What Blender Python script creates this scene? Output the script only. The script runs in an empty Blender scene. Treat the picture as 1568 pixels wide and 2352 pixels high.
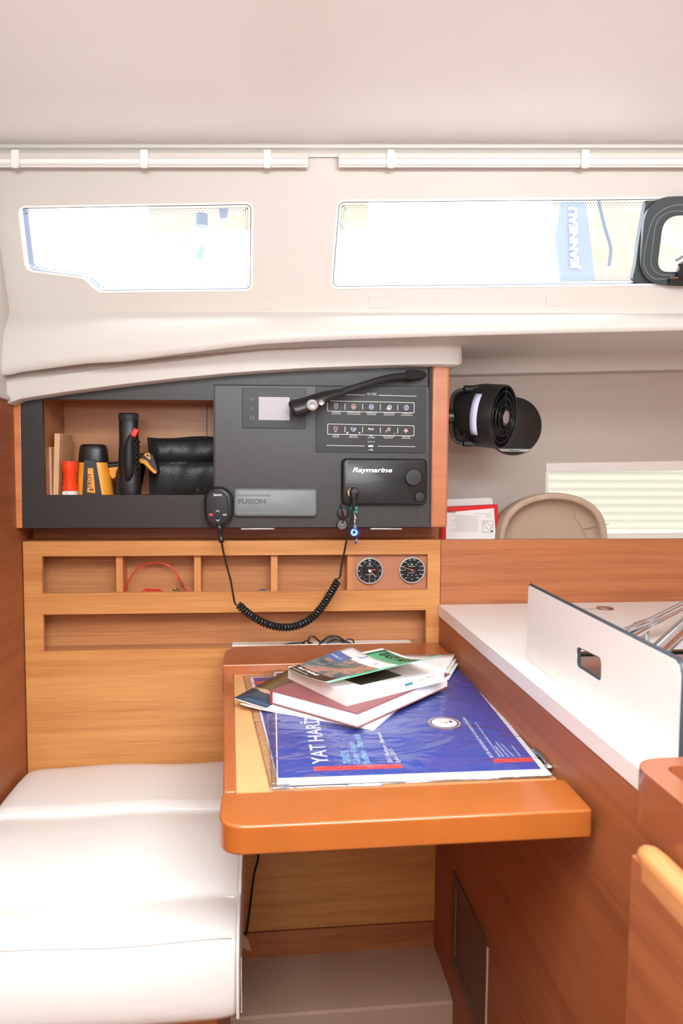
import bpy, math, random
from mathutils import Vector, Matrix
from mathutils.geometry import tessellate_polygon
random.seed(7)
col = bpy.context.scene.collection
V = Vector
# ------------------------------------------------------------------ camera
F = 1650.0; CX, CY = 784.0, 1176.0; CZ = 1.25
PITCH, YAW, ROLL = math.radians(4.02), math.radians(6.35), 0.008
fwd = V((math.sin(YAW)*math.cos(PITCH), math.cos(YAW)*math.cos(PITCH), -math.sin(PITCH)))
rt = fwd.cross(V((0, 0, 1))).normalized(); up = rt.cross(fwd)
rt2 = rt*math.cos(ROLL)+up*math.sin(ROLL); up2 = up*math.cos(ROLL)-rt*math.sin(ROLL)
R3 = Matrix((rt2, up2, -fwd)).transposed()
CAM = V((0, 0, CZ))
def ray(x, y): return R3 @ V(((x-CX)/F, (CY-y)/F, -1.0))
def PY(x, y, Y): d = ray(x, y); return CAM+d*(Y/d.y)
def PZ(x, y, z): d = ray(x, y); return CAM+d*((z-CZ)/d.z)
def PX(x, y, X): d = ray(x, y); return CAM+d*(X/d.x)
def PP(x, y, p0, n): d = ray(x, y); return CAM+d*((p0-CAM).dot(n)/d.dot(n))
def S(Y): return Y/F          # metres per reference pixel at a depth
sc = bpy.context.scene
cd = bpy.data.cameras.new('camera'); cam = bpy.data.objects.new('camera', cd); col.objects.link(cam)
cam.matrix_world = Matrix.Translation(CAM) @ R3.to_4x4()
cd.sensor_fit = 'VERTICAL'; cd.sensor_height = 36; cd.sensor_width = 24; cd.lens = F/2352*36
cd.clip_start = 0.02; cd.clip_end = 300
cd.dof.use_dof = True; cd.dof.focus_distance = 1.5; cd.dof.aperture_fstop = 6.3
sc.camera = cam
# ------------------------------------------------------------------ materials
def lin(c):
    return tuple(((v/255)/12.92 if v/255 <= .04045 else ((v/255+.055)/1.055)**2.4) for v in c)+(1,)
def newmat(name):
    m = bpy.data.materials.new(name); m.use_nodes = True; nt = m.node_tree
    return m, nt, nt.nodes['Principled BSDF']
def N(nt, t, **k):
    n = nt.nodes.new(t)
    for a, b in k.items(): setattr(n, a, b)
    return n
def plain(name, c, rough=.5, metal=0, spec=.5, bump=0, bscale=200, var=0, coat=0, emit=None, es=1, alpha=1):
    m, nt, b = newmat(name)
    b.inputs['Base Color'].default_value = lin(c); b.inputs['Roughness'].default_value = rough
    b.inputs['Metallic'].default_value = metal; b.inputs['Specular IOR Level'].default_value = spec
    b.inputs['Coat Weight'].default_value = coat; b.inputs['Coat Roughness'].default_value = .08
    tc = N(nt, 'ShaderNodeTexCoord')
    if bump:
        n = N(nt, 'ShaderNodeTexNoise'); n.inputs['Scale'].default_value = bscale; n.inputs['Detail'].default_value = 4
        nt.links.new(tc.outputs['Object'], n.inputs['Vector'])
        bp = N(nt, 'ShaderNodeBump'); bp.inputs['Strength'].default_value = bump; bp.inputs['Distance'].default_value = .002
        nt.links.new(n.outputs['Fac'], bp.inputs['Height']); nt.links.new(bp.outputs['Normal'], b.inputs['Normal'])
    if var:
        n = N(nt, 'ShaderNodeTexNoise'); n.inputs['Scale'].default_value = 14; n.inputs['Detail'].default_value = 5
        nt.links.new(tc.outputs['Object'], n.inputs['Vector'])
        mx = N(nt, 'ShaderNodeMix', data_type='RGBA'); mx.inputs['A'].default_value = lin([v*(1-var) for v in c]); mx.inputs['B'].default_value = lin([min(255, v*(1+var)) for v in c])
        nt.links.new(n.outputs['Fac'], mx.inputs['Factor']); nt.links.new(mx.outputs['Result'], b.inputs['Base Color'])
    if emit:
        b.inputs['Emission Color'].default_value = lin(emit); b.inputs['Emission Strength'].default_value = es
    return m
def wood(name, c1, c2, axis='X', rough=.38, k=1.0, coat=0):
    m, nt, b = newmat(name)
    tc = N(nt, 'ShaderNodeTexCoord'); mp = N(nt, 'ShaderNodeMapping')
    s = {'X': (4, 250, 250), 'Y': (250, 4, 250), 'Z': (250, 250, 4)}[axis]
    s2 = {'X': (1, 30, 30), 'Y': (30, 1, 30), 'Z': (30, 30, 1)}[axis]
    mp.inputs['Scale'].default_value = [v*k for v in s]; nt.links.new(tc.outputs['Object'], mp.inputs['Vector'])
    n = N(nt, 'ShaderNodeTexNoise'); n.inputs['Scale'].default_value = 1.6; n.inputs['Detail'].default_value = 5; n.inputs['Roughness'].default_value = .65
    nt.links.new(mp.outputs['Vector'], n.inputs['Vector'])
    mp2 = N(nt, 'ShaderNodeMapping'); mp2.inputs['Scale'].default_value = [v*k for v in s2]; nt.links.new(tc.outputs['Object'], mp2.inputs['Vector'])
    n2 = N(nt, 'ShaderNodeTexNoise'); n2.inputs['Scale'].default_value = 1.3; n2.inputs['Detail'].default_value = 4
    nt.links.new(mp2.outputs['Vector'], n2.inputs['Vector'])
    ad = N(nt, 'ShaderNodeMath', operation='ADD'); nt.links.new(n.outputs['Fac'], ad.inputs[0]); nt.links.new(n2.outputs['Fac'], ad.inputs[1])
    cr = N(nt, 'ShaderNodeValToRGB'); cr.color_ramp.elements[0].position = .34; cr.color_ramp.elements[1].position = .57
    hf = N(nt, 'ShaderNodeMath', operation='MULTIPLY'); hf.inputs[1].default_value = .5; nt.links.new(ad.outputs[0], hf.inputs[0])
    cr.color_ramp.elements[0].color = lin(c2); cr.color_ramp.elements[1].color = lin(c1)
    nt.links.new(hf.outputs[0], cr.inputs['Fac']); nt.links.new(cr.outputs['Color'], b.inputs['Base Color'])
    b.inputs['Roughness'].default_value = rough; b.inputs['Coat Weight'].default_value = coat; b.inputs['Coat Roughness'].default_value = .15
    bp = N(nt, 'ShaderNodeBump'); bp.inputs['Strength'].default_value = .06; bp.inputs['Distance'].default_value = .001
    nt.links.new(n.outputs['Fac'], bp.inputs['Height']); nt.links.new(bp.outputs['Normal'], b.inputs['Normal'])
    return m
def thinglass(name, tint=(250, 252, 255), gloss=.12, rough=.02, wave=0):
    m, nt, b = newmat(name); nt.nodes.remove(b)
    o = nt.nodes['Material Output']
    t = N(nt, 'ShaderNodeBsdfTransparent'); t.inputs['Color'].default_value = lin(tint)
    g = N(nt, 'ShaderNodeBsdfGlossy'); g.inputs['Roughness'].default_value = rough
    mx = N(nt, 'ShaderNodeMixShader')
    fr = N(nt, 'ShaderNodeLayerWeight'); pw_ = N(nt, 'ShaderNodeMath', operation='POWER'); pw_.inputs[1].default_value = 4.5; nt.links.new(fr.outputs['Facing'], pw_.inputs[0])
    ma = N(nt, 'ShaderNodeMath', operation='MULTIPLY_ADD'); ma.inputs[1].default_value = .8; ma.inputs[2].default_value = gloss
    nt.links.new(pw_.outputs[0], ma.inputs[0]); nt.links.new(ma.outputs[0], mx.inputs['Fac'])
    nt.links.new(t.outputs[0], mx.inputs[1]); nt.links.new(g.outputs[0], mx.inputs[2]); nt.links.new(mx.outputs[0], o.inputs['Surface'])
    if wave:
        tc = N(nt, 'ShaderNodeTexCoord'); mp = N(nt, 'ShaderNodeMapping'); mp.inputs['Scale'].default_value = (1, 1.6, 1); mp.inputs['Rotation'].default_value = (0, 0, .5)
        nt.links.new(tc.outputs['Object'], mp.inputs['Vector'])
        n = N(nt, 'ShaderNodeTexNoise'); n.inputs['Scale'].default_value = 11; n.inputs['Detail'].default_value = 2; n.inputs['Distortion'].default_value = 1.2
        nt.links.new(mp.outputs['Vector'], n.inputs['Vector'])
        bp = N(nt, 'ShaderNodeBump'); bp.inputs['Strength'].default_value = wave; bp.inputs['Distance'].default_value = .012
        nt.links.new(n.outputs['Fac'], bp.inputs['Height'])
        nt.links.new(bp.outputs['Normal'], g.inputs['Normal']); nt.links.new(bp.outputs['Normal'], fr.inputs['Normal'])
    return m
M = {}
M['liner'] = plain('white_liner', (204, 198, 190), .42, bump=.02, bscale=60)
M['ceil'] = plain('ceiling_liner', (247, 247, 245), .5, bump=.02, bscale=40)
M['hull'] = plain('grey_headlining', (190, 179, 169), .85, bump=.3, bscale=500)
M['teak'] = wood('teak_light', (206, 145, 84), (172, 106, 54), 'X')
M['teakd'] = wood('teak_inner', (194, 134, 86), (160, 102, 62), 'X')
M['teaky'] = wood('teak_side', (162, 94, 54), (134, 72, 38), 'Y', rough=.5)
M['teakbl'] = wood('teak_splash', (176, 108, 66), (144, 82, 48), 'X')
M['orange'] = plain('lacquered_mahogany', (158, 86, 34), .3, var=.07, coat=.4, bump=.02, bscale=80)
M['orangeb'] = plain('lacquered_mahogany_dark', (166, 92, 50), .3, var=.06, coat=.3)
M['rail'] = plain('brown_rail_paint', (138, 76, 46), .3, var=.05, coat=.4)
M['leather'] = plain('tan_leather', (214, 158, 104), .55, bump=.3, bscale=600)
M['tanpanel'] = plain('tan_vinyl', (176, 116, 82), .6, bump=.3, bscale=600)
M['cushion'] = plain('white_leather', (228, 225, 220), .38, bump=.12, bscale=350)
M['counter'] = plain('white_laminate', (226, 223, 218), .3)
M['counteredge'] = plain('white_edge', (228, 222, 218), .4)
M['char'] = plain('charcoal_laminate', (52, 49, 48), .4, spec=.3, bump=.05, bscale=900)
M['char2'] = plain('charcoal_panel', (58, 56, 55), .38, spec=.35, bump=.05, bscale=900)
M['sw'] = plain('switch_plate', (44, 44, 43), .45, spec=.3, bump=0)
M['bez'] = plain('display_bezel', (28, 26, 24), .4, spec=.35)
M['dial'] = plain('gauge_dial', (26, 26, 27), .55, spec=.25)
M['blk'] = plain('black_plastic', (28, 29, 29), .38)
M['blkm'] = plain('black_matte', (24, 25, 26), .6)
M['blkg'] = plain('black_gloss', (20, 21, 22), .12)
M['screen'] = plain('lcd_grey', (150, 140, 146), .25)
M['silic'] = plain('grey_cover', (116, 122, 124), .45)
M['silicd'] = plain('grey_cover_mark', (82, 84, 86), .5)
M['white'] = plain('white_print', (240, 238, 235), .5)
M['whitep'] = plain('white_plastic', (236, 233, 228), .35)
M['pink'] = plain('pink_print', (240, 190, 180), .5)
M['lblue'] = plain('lilac_print', (205, 210, 240), .5)
M['red'] = plain('red_plastic', (215, 30, 28), .35)
M['redo'] = plain('flare_orange', (252, 66, 22), .35)
M['yel'] = plain('tool_yellow', (240, 160, 48), .4)
M['steel'] = plain('brushed_steel', (200, 200, 200), .22, metal=1)
M['chrome'] = plain('chrome', (232, 234, 238), .16, metal=1)
M['silv'] = plain('silver_paint', (196, 196, 194), .35)
M['paper'] = plain('paper', (240, 238, 234), .6)
M['pages'] = wood('page_edges', (244, 242, 238), (232, 228, 222), 'X', rough=.8)
M['maroon'] = plain('maroon_cloth', (142, 84, 84), .5, bump=.2, bscale=700)
M['bluem'] = plain('map_blue', (54, 74, 165), .5)
M['green'] = plain('cover_green', (40, 186, 132), .25)
M['glass'] = thinglass('window_glass', gloss=.0)
M['sleeve'] = thinglass('clear_sleeve', gloss=.14, rough=.25, wave=.8, tint=(244, 246, 250))
M['frameb'] = plain('window_frame_dark', (48, 56, 66), .4)
M['gasket'] = plain('window_edge_navy', (40, 52, 96), .4)
M['hatch'] = plain('hatch_frame', (56, 64, 66), .45)
M['bag'] = plain('black_pouch', (38, 42, 42), .42, bump=.5, bscale=260)
M['cream'] = plain('cream_paper', (214, 176, 140), .7)
M['bwoodlip'] = wood('teak_lip', (190, 130, 78), (164, 102, 56), 'Y')
M['bwood'] = plain('pale_board', (222, 176, 128), .6)
M['ltblue'] = plain('print_cyan', (150, 205, 240), .5)
M['redp'] = plain('print_red', (240, 70, 66), .5)
M['gold'] = plain('print_gold', (226, 178, 84), .5)
M['linen'] = plain('beige_linen', (188, 164, 142), .9, bump=.6, bscale=420, var=.05)
M['linenin'] = plain('beige_linen_inner', (186, 163, 141), .9, bump=.6, bscale=420, var=.06)
M['dkphoto'] = plain('dark_photo', (46, 48, 34), .3, var=.4)
M['blkphoto'] = plain('dark_band', (44, 36, 32), .25, var=.3)
M['blueblock'] = plain('cover_blue', (66, 110, 180), .3)
M['floor'] = wood('floor_teak', (120, 70, 40), (80, 44, 24), 'X')
M['gel'] = plain('footwell_gelcoat', (186, 158, 138), .3, coat=.3)
M['vent'] = plain('vent_brown', (104, 78, 62), .5)
M['ventd'] = plain('vent_dark', (52, 36, 28), .6)
M['alu'] = plain('aluminium_trim', (222, 190, 165), .35, metal=.3)
# ------------------------------------------------------------------ meshes
def frame(o, xd, yd):
    x = V(xd).normalized(); y = V(yd); y = (y-x*y.dot(x)).normalized(); z = x.cross(y)
    m = Matrix((x, y, z)).transposed().to_4x4(); m.translation = V(o); return m
def FY(x, y, Y, rot=0):          # frame on a plane facing the room: u right, v up, w towards the room
    return frame(PY(x, y, Y), (1, 0, 0), (0, 0, 1)) @ Matrix.Rotation(rot, 4, 'Z')
def T(x=0, y=0, z=0): return Matrix.Translation((x, y, z))
def R(a, ax): return Matrix.Rotation(a, 4, ax)
WORLD = {}; LAST = [None]
def spline(pts, n=8, closed=False):
    pts = [V(p) for p in pts]; out = []
    L = len(pts)
    rng = range(L if closed else L-1)
    for i in rng:
        if closed: p0, p1, p2, p3 = pts[i-1], pts[i], pts[(i+1) % L], pts[(i+2) % L]
        else: p0, p1, p2, p3 = pts[max(i-1, 0)], pts[i], pts[i+1], pts[min(i+2, L-1)]
        for k in range(n):
            t = k/n
            out.append(.5*((2*p1)+(p2-p0)*t+(2*p0-5*p1+4*p2-p3)*t*t+(3*p1-p0-3*p2+p3)*t**3))
    if not closed: out.append(pts[-1])
    return out
def rr(w, h, r, n=5, cx=0, cy=0):
    o = []
    for sx, sy, a0 in ((1, 1, 0), (-1, 1, 90), (-1, -1, 180), (1, -1, 270)):
        for k in range(n+1):
            a = math.radians(a0+90*k/n)
            o.append((cx+sx*(w/2-r)+r*math.cos(a), cy+sy*(h/2-r)+r*math.sin(a)))
    return o
def ell(a, b, n=32, cx=0, cy=0): return [(cx+a*math.cos(2*math.pi*k/n), cy+b*math.sin(2*math.pi*k/n)) for k in range(n)]
def roundpoly(pts, r, n=5):       # fillets the corners of a 2D polygon
    out = []; L = len(pts)
    for i in range(L):
        p = V(pts[i]).to_2d() if len(pts[i]) > 2 else V((pts[i][0], pts[i][1])); a = V(pts[i-1][:2]); b = V(pts[(i+1) % L][:2])
        ri = pts[i][2] if len(pts[i]) > 2 else r
        if ri <= 0: out.append((p.x, p.y)); continue
        u = (a-p).normalized(); w = (b-p).normalized()
        s = p+u*min(ri, (a-p).length*.45); e = p+w*min(ri, (b-p).length*.45)
        for k in range(n+1):
            t = k/n; q = s*(1-t)**2+p*2*t*(1-t)+e*t*t; out.append((q.x, q.y))
    return out
class MB:
    def __init__(s, mtx=None): s.v = []; s.f = []; s.mi = []; s.c = 0; s.M = mtx or Matrix()
    def m(s, i): s.c = i; return s
    def at(s, mtx): s.M = mtx; return s
    def add(s, vs, fs):
        b = len(s.v); s.v += [s.M @ V(p) for p in vs]; s.f += [[b+i for i in f] for f in fs]; s.mi += [s.c]*len(fs); return s
    def box(s, x0, x1, y0, y1, z0, z1):
        vs = [(x, y, z) for z in (z0, z1) for y in (y0, y1) for x in (x0, x1)]
        return s.add(vs, [(0, 2, 3, 1), (4, 5, 7, 6), (0, 1, 5, 4), (2, 6, 7, 3), (0, 4, 6, 2), (1, 3, 7, 5)])
    def prism(s, poly, vec, caps=True):
        poly = [V(p) for p in poly]; vec = V(vec); n = len(poly)
        nr = V((0, 0, 0))
        for i in range(n): nr += poly[i].cross(poly[(i+1) % n])
        if nr.dot(vec) > 0: poly.reverse()
        vs = poly+[p+vec for p in poly]
        fs = [(i, n+i, n+(i+1) % n, (i+1) % n) for i in range(n)]
        fs = [tuple(reversed(f)) for f in fs] if False else fs
        if caps: fs += [tuple(range(n)), tuple(range(2*n-1, n-1, -1))]
        return s.add(vs, fs)
    def ext(s, poly2, z0, z1): return s.prism([(x, y, z0) for x, y in poly2], (0, 0, z1-z0))
    def plate(s, loops, vec):       # outer loop + holes (3D points), extruded
        loops = [[V(p) for p in l] for l in loops]; vec = V(vec)
        tri = tessellate_polygon(loops); flat = [p for l in loops for p in l]; n = len(flat)
        fs = [tuple(t) for t in tri]+[tuple(n+i for i in reversed(t)) for t in tri]
        b = 0
        for l in loops:
            k = len(l)
            fs += [(b+i, b+(i+1) % k, n+b+(i+1) % k, n+b+i) for i in range(k)]; b += k
        return s.add(flat+[p+vec for p in flat], fs)
    def plate2(s, loops2, z0, z1): return s.plate([[(x, y, z0) for x, y in l] for l in loops2], (0, 0, z1-z0))
    def ring(s, outer, inner, z0, z1): return s.plate2([outer, inner], z0, z1)
    def loft(s, rows, closed=False, caps=False):
        n = len(rows[0]); vs = [p for r in rows for p in r]; fs = []
        for i in range(len(rows)-1):
            for j in range(n if closed else n-1):
                a = i*n+j; b = i*n+(j+1) % n; fs.append((a, b, b+n, a+n))
        if caps: fs += [tuple(reversed(range(n))), tuple(range((len(rows)-1)*n, len(rows)*n))]
        return s.add(vs, fs)
    def lathe(s, prof, n=32):       # (radius, z)
        rows = [[(r*math.cos(2*math.pi*k/n), r*math.sin(2*math.pi*k/n), z) for k in range(n)] for r, z in prof]
        return s.loft(rows, True, False)
    def tube(s, pts, r, n=10, closed=False, flat=1.0):
        pts = [V(p) for p in pts]; L = len(pts); rs = r if isinstance(r, (list, tuple)) else [r]*L
        tan = []
        for i in range(L):
            a = pts[i-1] if (i or closed) else pts[0]; b = pts[(i+1) % L] if (i < L-1 or closed) else pts[-1]
            t = b-a; tan.append(t.normalized() if t.length > 1e-9 else V((0, 0, 1)))
        nn = tan[0].orthogonal().normalized(); rows = []
        for i in range(L):
            nn = (nn-tan[i]*nn.dot(tan[i])); nn = nn.normalized() if nn.length > 1e-9 else tan[i].orthogonal().normalized()
            bb = tan[i].cross(nn)
            rows.append([pts[i]+(nn*math.cos(2*math.pi*k/n)+bb*math.sin(2*math.pi*k/n)*flat)*rs[i] for k in range(n)])
        if closed: rows.append(rows[0])
        return s.loft(rows, True, not closed)
    def sphere(s, c, r, sq=(1, 1, 1), n=16):
        c = V(c); rows = []
        for i in range(n//2+1):
            a = math.pi*i/(n//2)-math.pi/2; a = max(-math.pi/2+.02, min(math.pi/2-.02, a))
            rows.append([c+V((r*sq[0]*math.cos(a)*math.cos(2*math.pi*k/n), r*sq[1]*math.cos(a)*math.sin(2*math.pi*k/n), r*sq[2]*math.sin(a))) for k in range(n)])
        return s.loft(rows, True, True)
    def stroke(s, p2, w, z0, z1, closed=False):       # flat line of width w in the xy plane
        p = [V((a, b)) for a, b in p2]; L = len(p)
        for i in range(L if closed else L-1):
            a, b = p[i], p[(i+1) % L]; d = (b-a)
            if d.length < 1e-9: continue
            d.normalize(); q = V((-d.y, d.x))*w/2; e = d*w*.3
            s.ext([tuple(a-e-q), tuple(b+e-q), tuple(b+e+q), tuple(a-e+q)], z0, z1)
        return s
    def text(s, t, h, z0=0, dz=.0003, width=None, align='c', bold=0, x=0, y=0, slant=0):
        def msh(tt):
            cu = bpy.data.curves.new('t', 'FONT'); cu.body = tt; cu.size = 1; cu.offset = bold; cu.resolution_u = 3; cu.shear = slant
            o = bpy.data.objects.new('t', cu); me = bpy.data.meshes.new_from_object(o)
            vs = [v.co.copy() for v in me.vertices]; fs = [list(p.vertices) for p in me.polygons]
            bpy.data.objects.remove(o); bpy.data.meshes.remove(me); bpy.data.curves.remove(cu); return vs, fs
        vs, fs = msh(t); cap = max(v.y for v in msh('H')[0])
        k = h/cap; x0 = min(v.x for v in vs); x1 = max(v.x for v in vs)
        kx = width/(x1-x0) if width else k
        ox = {'c': -(x0+x1)/2, 'l': -x0, 'r': -x1}[align]
        n = len(vs); P = [V((x+(v.x+ox)*kx, y+v.y*k, z0+dz)) for v in vs]
        return s.add(P, fs)
    def build(s, name, mats, parent=None, bevel=0, smooth=True, seg=2, sub=0, base=None, solid=0, ang=35, **tags):
        if not isinstance(mats, (list, tuple)): mats = [mats]
        pw = WORLD[parent.name] if parent else None
        if pw is None:
            xs = [p.x for p in s.v]; ys = [p.y for p in s.v]; zs = [p.z for p in s.v]
            w = Matrix.Translation(base or ((min(xs)+max(xs))/2, (min(ys)+max(ys))/2, min(zs)))
        else: w = pw
        inv = w.inverted()
        me = bpy.data.meshes.new(name); me.from_pydata([inv @ p for p in s.v], [], s.f)
        for q in mats: me.materials.append(M[q])
        me.polygons.foreach_set('material_index', s.mi)
        if smooth: me.polygons.foreach_set('use_smooth', [True]*len(me.polygons))
        me.update(); me.validate()
        import bmesh
        bm = bmesh.new(); bm.from_mesh(me); bmesh.ops.recalc_face_normals(bm, faces=bm.faces)
        if smooth:
            for e in bm.edges:
                if len(e.link_faces) == 2 and e.calc_face_angle(0) > math.radians(ang): e.smooth = False
        bm.to_mesh(me); bm.free()
        o = bpy.data.objects.new(name, me); col.objects.link(o)
        if parent: o.parent = parent
        else: o.matrix_world = w
        WORLD[o.name] = w
        if bevel:
            b = o.modifiers.new('bevel', 'BEVEL'); b.width = bevel; b.segments = seg; b.limit_method = 'ANGLE'; b.angle_limit = math.radians(40)
            b.harden_normals = False
            me.polygons.foreach_set('use_smooth', [True]*len(me.polygons))
        if solid:
            b = o.modifiers.new('solid', 'SOLIDIFY'); b.thickness = solid; b.offset = 0
        if sub:
            b = o.modifiers.new('sub', 'SUBSURF'); b.levels = sub; b.render_levels = sub
        LAST[0] = o; settags(o, **tags); return o
def settags(o, label=None, cat=None, group=None, kind=None):
    if label: o['label'] = label
    if cat: o['category'] = cat
    if group: o['group'] = group
    if kind: o['kind'] = kind
def thing(name, loc, label, cat, group=None, kind=None):
    o = bpy.data.objects.new(name, None); col.objects.link(o); o.location = V(loc); o.empty_display_size = .05
    WORLD[o.name] = Matrix.Translation(V(loc)); settags(o, label, cat, group, kind); return o
# ================================================================== THE SETTING
ST = dict(kind='structure')
YB = 1.65                                     # plane of the lower joinery face
XL = PY(50, 1245, YB).x                       # left bulkhead
XR = PY(1008, 1480, YB).x                     # cabinet side, right of the chart table
# ---- upper cabin side: an inclined plane with the window openings
t0 = PY(680, 346, 1.42); b0 = PY(680, 717, 1.53)
tl = PZ(0, 347, t0.z); trr = PZ(1568, 347, t0.z); wd = (trr-tl).normalized()
t0 = tl+wd*((t0.x-tl.x)/wd.x); b0 = V((t0.x, b0.y, b0.z))
wn = wd.cross(b0-t0).normalized()
if wn.y > 0: wn = -wn
WS = wd.y/wd.x
def PW(x, y, off=0): return PP(x, y, t0+wn*off, wn)
ZC = t0.z
x0w, x1w = XL-.01, 1.75
def wallpt(X, z, off=0):
    k = (z-t0.z)/(b0.z-t0.z); return V((X, t0.y+(b0.y-t0.y)*k+(X-t0.x)*WS, z))+wn*off
win1 = roundpoly([(45, 478, 14), (577, 469, 14), (575, 664, 14), (226, 668, 12), (193, 636, 12), (62, 619, 16)], 12)
win2 = roundpoly([(778, 464, 14), (1640, 456, 14), (1640, 650, 14), (763, 659, 14)], 12)
MB().plate([[wallpt(x0w, ZC+.02), wallpt(x1w, ZC+.02), wallpt(x1w, b0.z), wallpt(x0w, b0.z)],
            [PW(*p) for p in win1], [PW(*p) for p in win2]], -wn*.028).build('wall_upper', 'liner', smooth=False, **ST)
def grow(poly, d):
    cx = sum(p[0] for p in poly)/len(poly); cy = sum(p[1] for p in poly)/len(poly); out = []
    L = len(poly)
    for i in range(L):
        a = V(poly[i-1]); b = V(poly[(i+1) % L]); t = (b-a).normalized(); out.append((poly[i][0]+t.y*d, poly[i][1]-t.x*d))
    return out
for idx, w in ((1, win1), (2, win2)):
    wr = thing('window_%d' % idx, PW(*w[0]), None, None, kind='structure')
    wp = [PW(*p) for p in w]; ins = [PW(*p) for p in grow(w, -3)]
    if (wp[0]-ins[0]).length < 0: pass
    MB().plate([[PW(*p, -.002) for p in grow(w, 1)], [PW(*p, -.002) for p in grow(w, -1.6)]], -wn*.034).build('frame', 'gasket', wr, smooth=False)
    MB().plate([[PW(*p, .0015) for p in grow(w, 5)], [PW(*p, .0015) for p in w]], -wn*.012).build('inner_trim', 'whitep', wr, smooth=False)
    MB().prism([PW(*p, -.03) for p in w], -wn*.004).build('pane', 'glass', wr, smooth=False)
    fb = MB()                                  # dotted band printed around the glass edge
    pts = grow(w, -9)
    for row, (off, r) in enumerate(((-8, 1.35), (-13, 1.1), (-18, .8))):
        q = grow(w, off); 
        for i in range(len(q)):
            a = V(q[i]); b = V(q[(i+1) % len(q)]); n = max(1, int((b-a).length/6))
            for k in range(n):
                p = a+(b-a)*((k+(.5 if row % 2 else 0))/n)
                if p.x > 1490: continue
                c = PW(p.x, p.y, -.0295); mtx = frame(c, (1, 0, 0), (b0-t0)*-1); rad = r*S(1.45)
                fb.at(mtx).add([(rad, 0, 0), (0, rad, 0), (-rad, 0, 0), (0, -rad, 0)], [(0, 1, 2, 3)])
    fb.build('dotted_border', 'frameb', wr, smooth=False)
# ---- moulded ledge below the windows
xs = [-60, 0, 20, 49, 120, 200, 300, 408, 520, 600, 700, 800, 900, 1000, 1060, 1150, 1300, 1450, 1568, 1800, 2100]
def interp(tab, x):
    if x <= tab[0][0]: return tab[0][1]
    for (a, ya), (b, yb) in zip(tab, tab[1:]):
        if x <= b: return ya+(yb-ya)*(x-a)/(b-a)
    return tab[-1][1]
creA = [(-60, 860), (20, 856), (49, 849), (200, 829), (275, 825), (408, 808), (520, 794), (600, 785), (700, 779), (800, 774), (1000, 767), (1300, 759), (1568, 753), (2100, 740)]
xs = sorted(set(xs+[20*i for i in range(0, 90)]))
bz = b0.z
def rowY(tab, Y, dy=0): return [PY(x, interp(tab, x)+dy, Y) for x in xs]
rA = []
for x in xs:
    Y = 1.475
    for _ in range(4): q = PY(x, interp(creA, x), Y); Y = wallpt(q.x, bz).y-.055
    rA.append(q)
r0 = []
for p in rA: r0.append(wallpt(p.x, bz))
mid1 = [a.lerp(b, .12)+V((0, -.004, 0)) for a, b in zip(r0, rA)]
mid2 = [a.lerp(b, .5)+V((0, -.012, .012)) for a, b in zip(r0, rA)]
mid3 = [a.lerp(b, .9)+V((0, -.006, .006)) for a, b in zip(r0, rA)]
deep_t = [(-60, 845), (1060, 823), (1568, 809), (2100, 796)]
deep_b = [(-60, 890), (1033, 860), (1568, 848), (2100, 838)]
rA2 = [p+V((0, .006, -.004)) for p in rA]
rD = rowY(deep_t, 1.86); rD2 = rowY(deep_b, 1.885)
rD3 = [p+V((0, .08, .003)) for p in rD2]
MB().loft([r0, mid1, mid2, mid3, rA, rA2]).build('trim_1', 'liner', ang=60, **ST)
MB().loft([rA2, rD, [p+V((0, .004, -.004)) for p in rD], rD2, rD3]).build('trim_2', 'liner', ang=30, **ST)
# ---- lip over the console
lx = [-60, -20, 20, 49, 100, 153, 220, 300, 408, 520, 600, 700, 800, 900, 960, 1000, 1030, 1050]
lipT = [(-60, 885), (49, 875), (200, 852), (300, 841), (408, 829), (520, 815), (600, 806), (700, 801), (800, 797), (1000, 790), (1050, 790)]
lipB = [(-60, 940), (20, 925), (49, 915), (153, 899), (300, 880), (408, 868), (520, 857), (600, 851), (700, 845), (800, 841), (900, 838), (1000, 836), (1050, 837)]
YP = 1.578
T_ = [PY(x, interp(lipT, x), YP) for x in lx]; B_ = [PY(x, interp(lipB, x), YP+.006) for x in lx]
# rounded right end turning back towards the hull
def turn(rows):
    last = rows[-1]; return rows+[last+V((.008, .004, 0)), last+V((.014, .014, 0)), last+V((.018, .03, 0)), last+V((.03, .3, 0))]
T_ = turn(T_); B_ = turn(B_)
B_[-4] += V((0, 0, .002)); B_[-3] += V((0, 0, .006)); B_[-2] += V((0, 0, .01)); B_[-1] += V((0, 0, .01))
U_ = [p+V((0, .02, .035)) for p in T_]
Bb = [p+V((0, .004, -.003)) for p in B_]
Bi = [V((min(p.x, T_[-5].x), max(p.y, 1.585)+.06, p.z-.003)) for p in B_]
MB().loft([U_, [p+V((0, .003, .004)) for p in T_], T_, [p+V((0, -.002, 0)) for p in B_], Bb, Bi]).build('trim_3', 'liner', ang=40, **ST)
# ---- ceiling with an overhead hatch opening behind the camera
HX0, HX1, HY0, HY1 = -.40, .70, -.40, .45
MB().plate([[wallpt(XL-.02, ZC, -.03), wallpt(1.8, ZC, -.03), V((1.8, -2.2, ZC)), V((XL-.02, -2.2, ZC))],
            [(HX0, HY0, ZC), (HX1, HY0, ZC), (HX1, HY1, ZC), (HX0, HY1, ZC)]], (0, 0, .03)).build('ceiling', 'ceil', smooth=False, **ST)
# cove between ceiling and cabin side
cv = []
for k in range(6):
    a = math.pi/2*k/5; cv.append((-.012*(1-math.sin(a))-.002, ZC-.012*(1-math.cos(a))))
MB().loft([[V((X, wallpt(X, ZC).y+y, z)) for y, z in cv] for X in (XL, 1.74)]).build('trim_4', 'liner', **ST)
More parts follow.
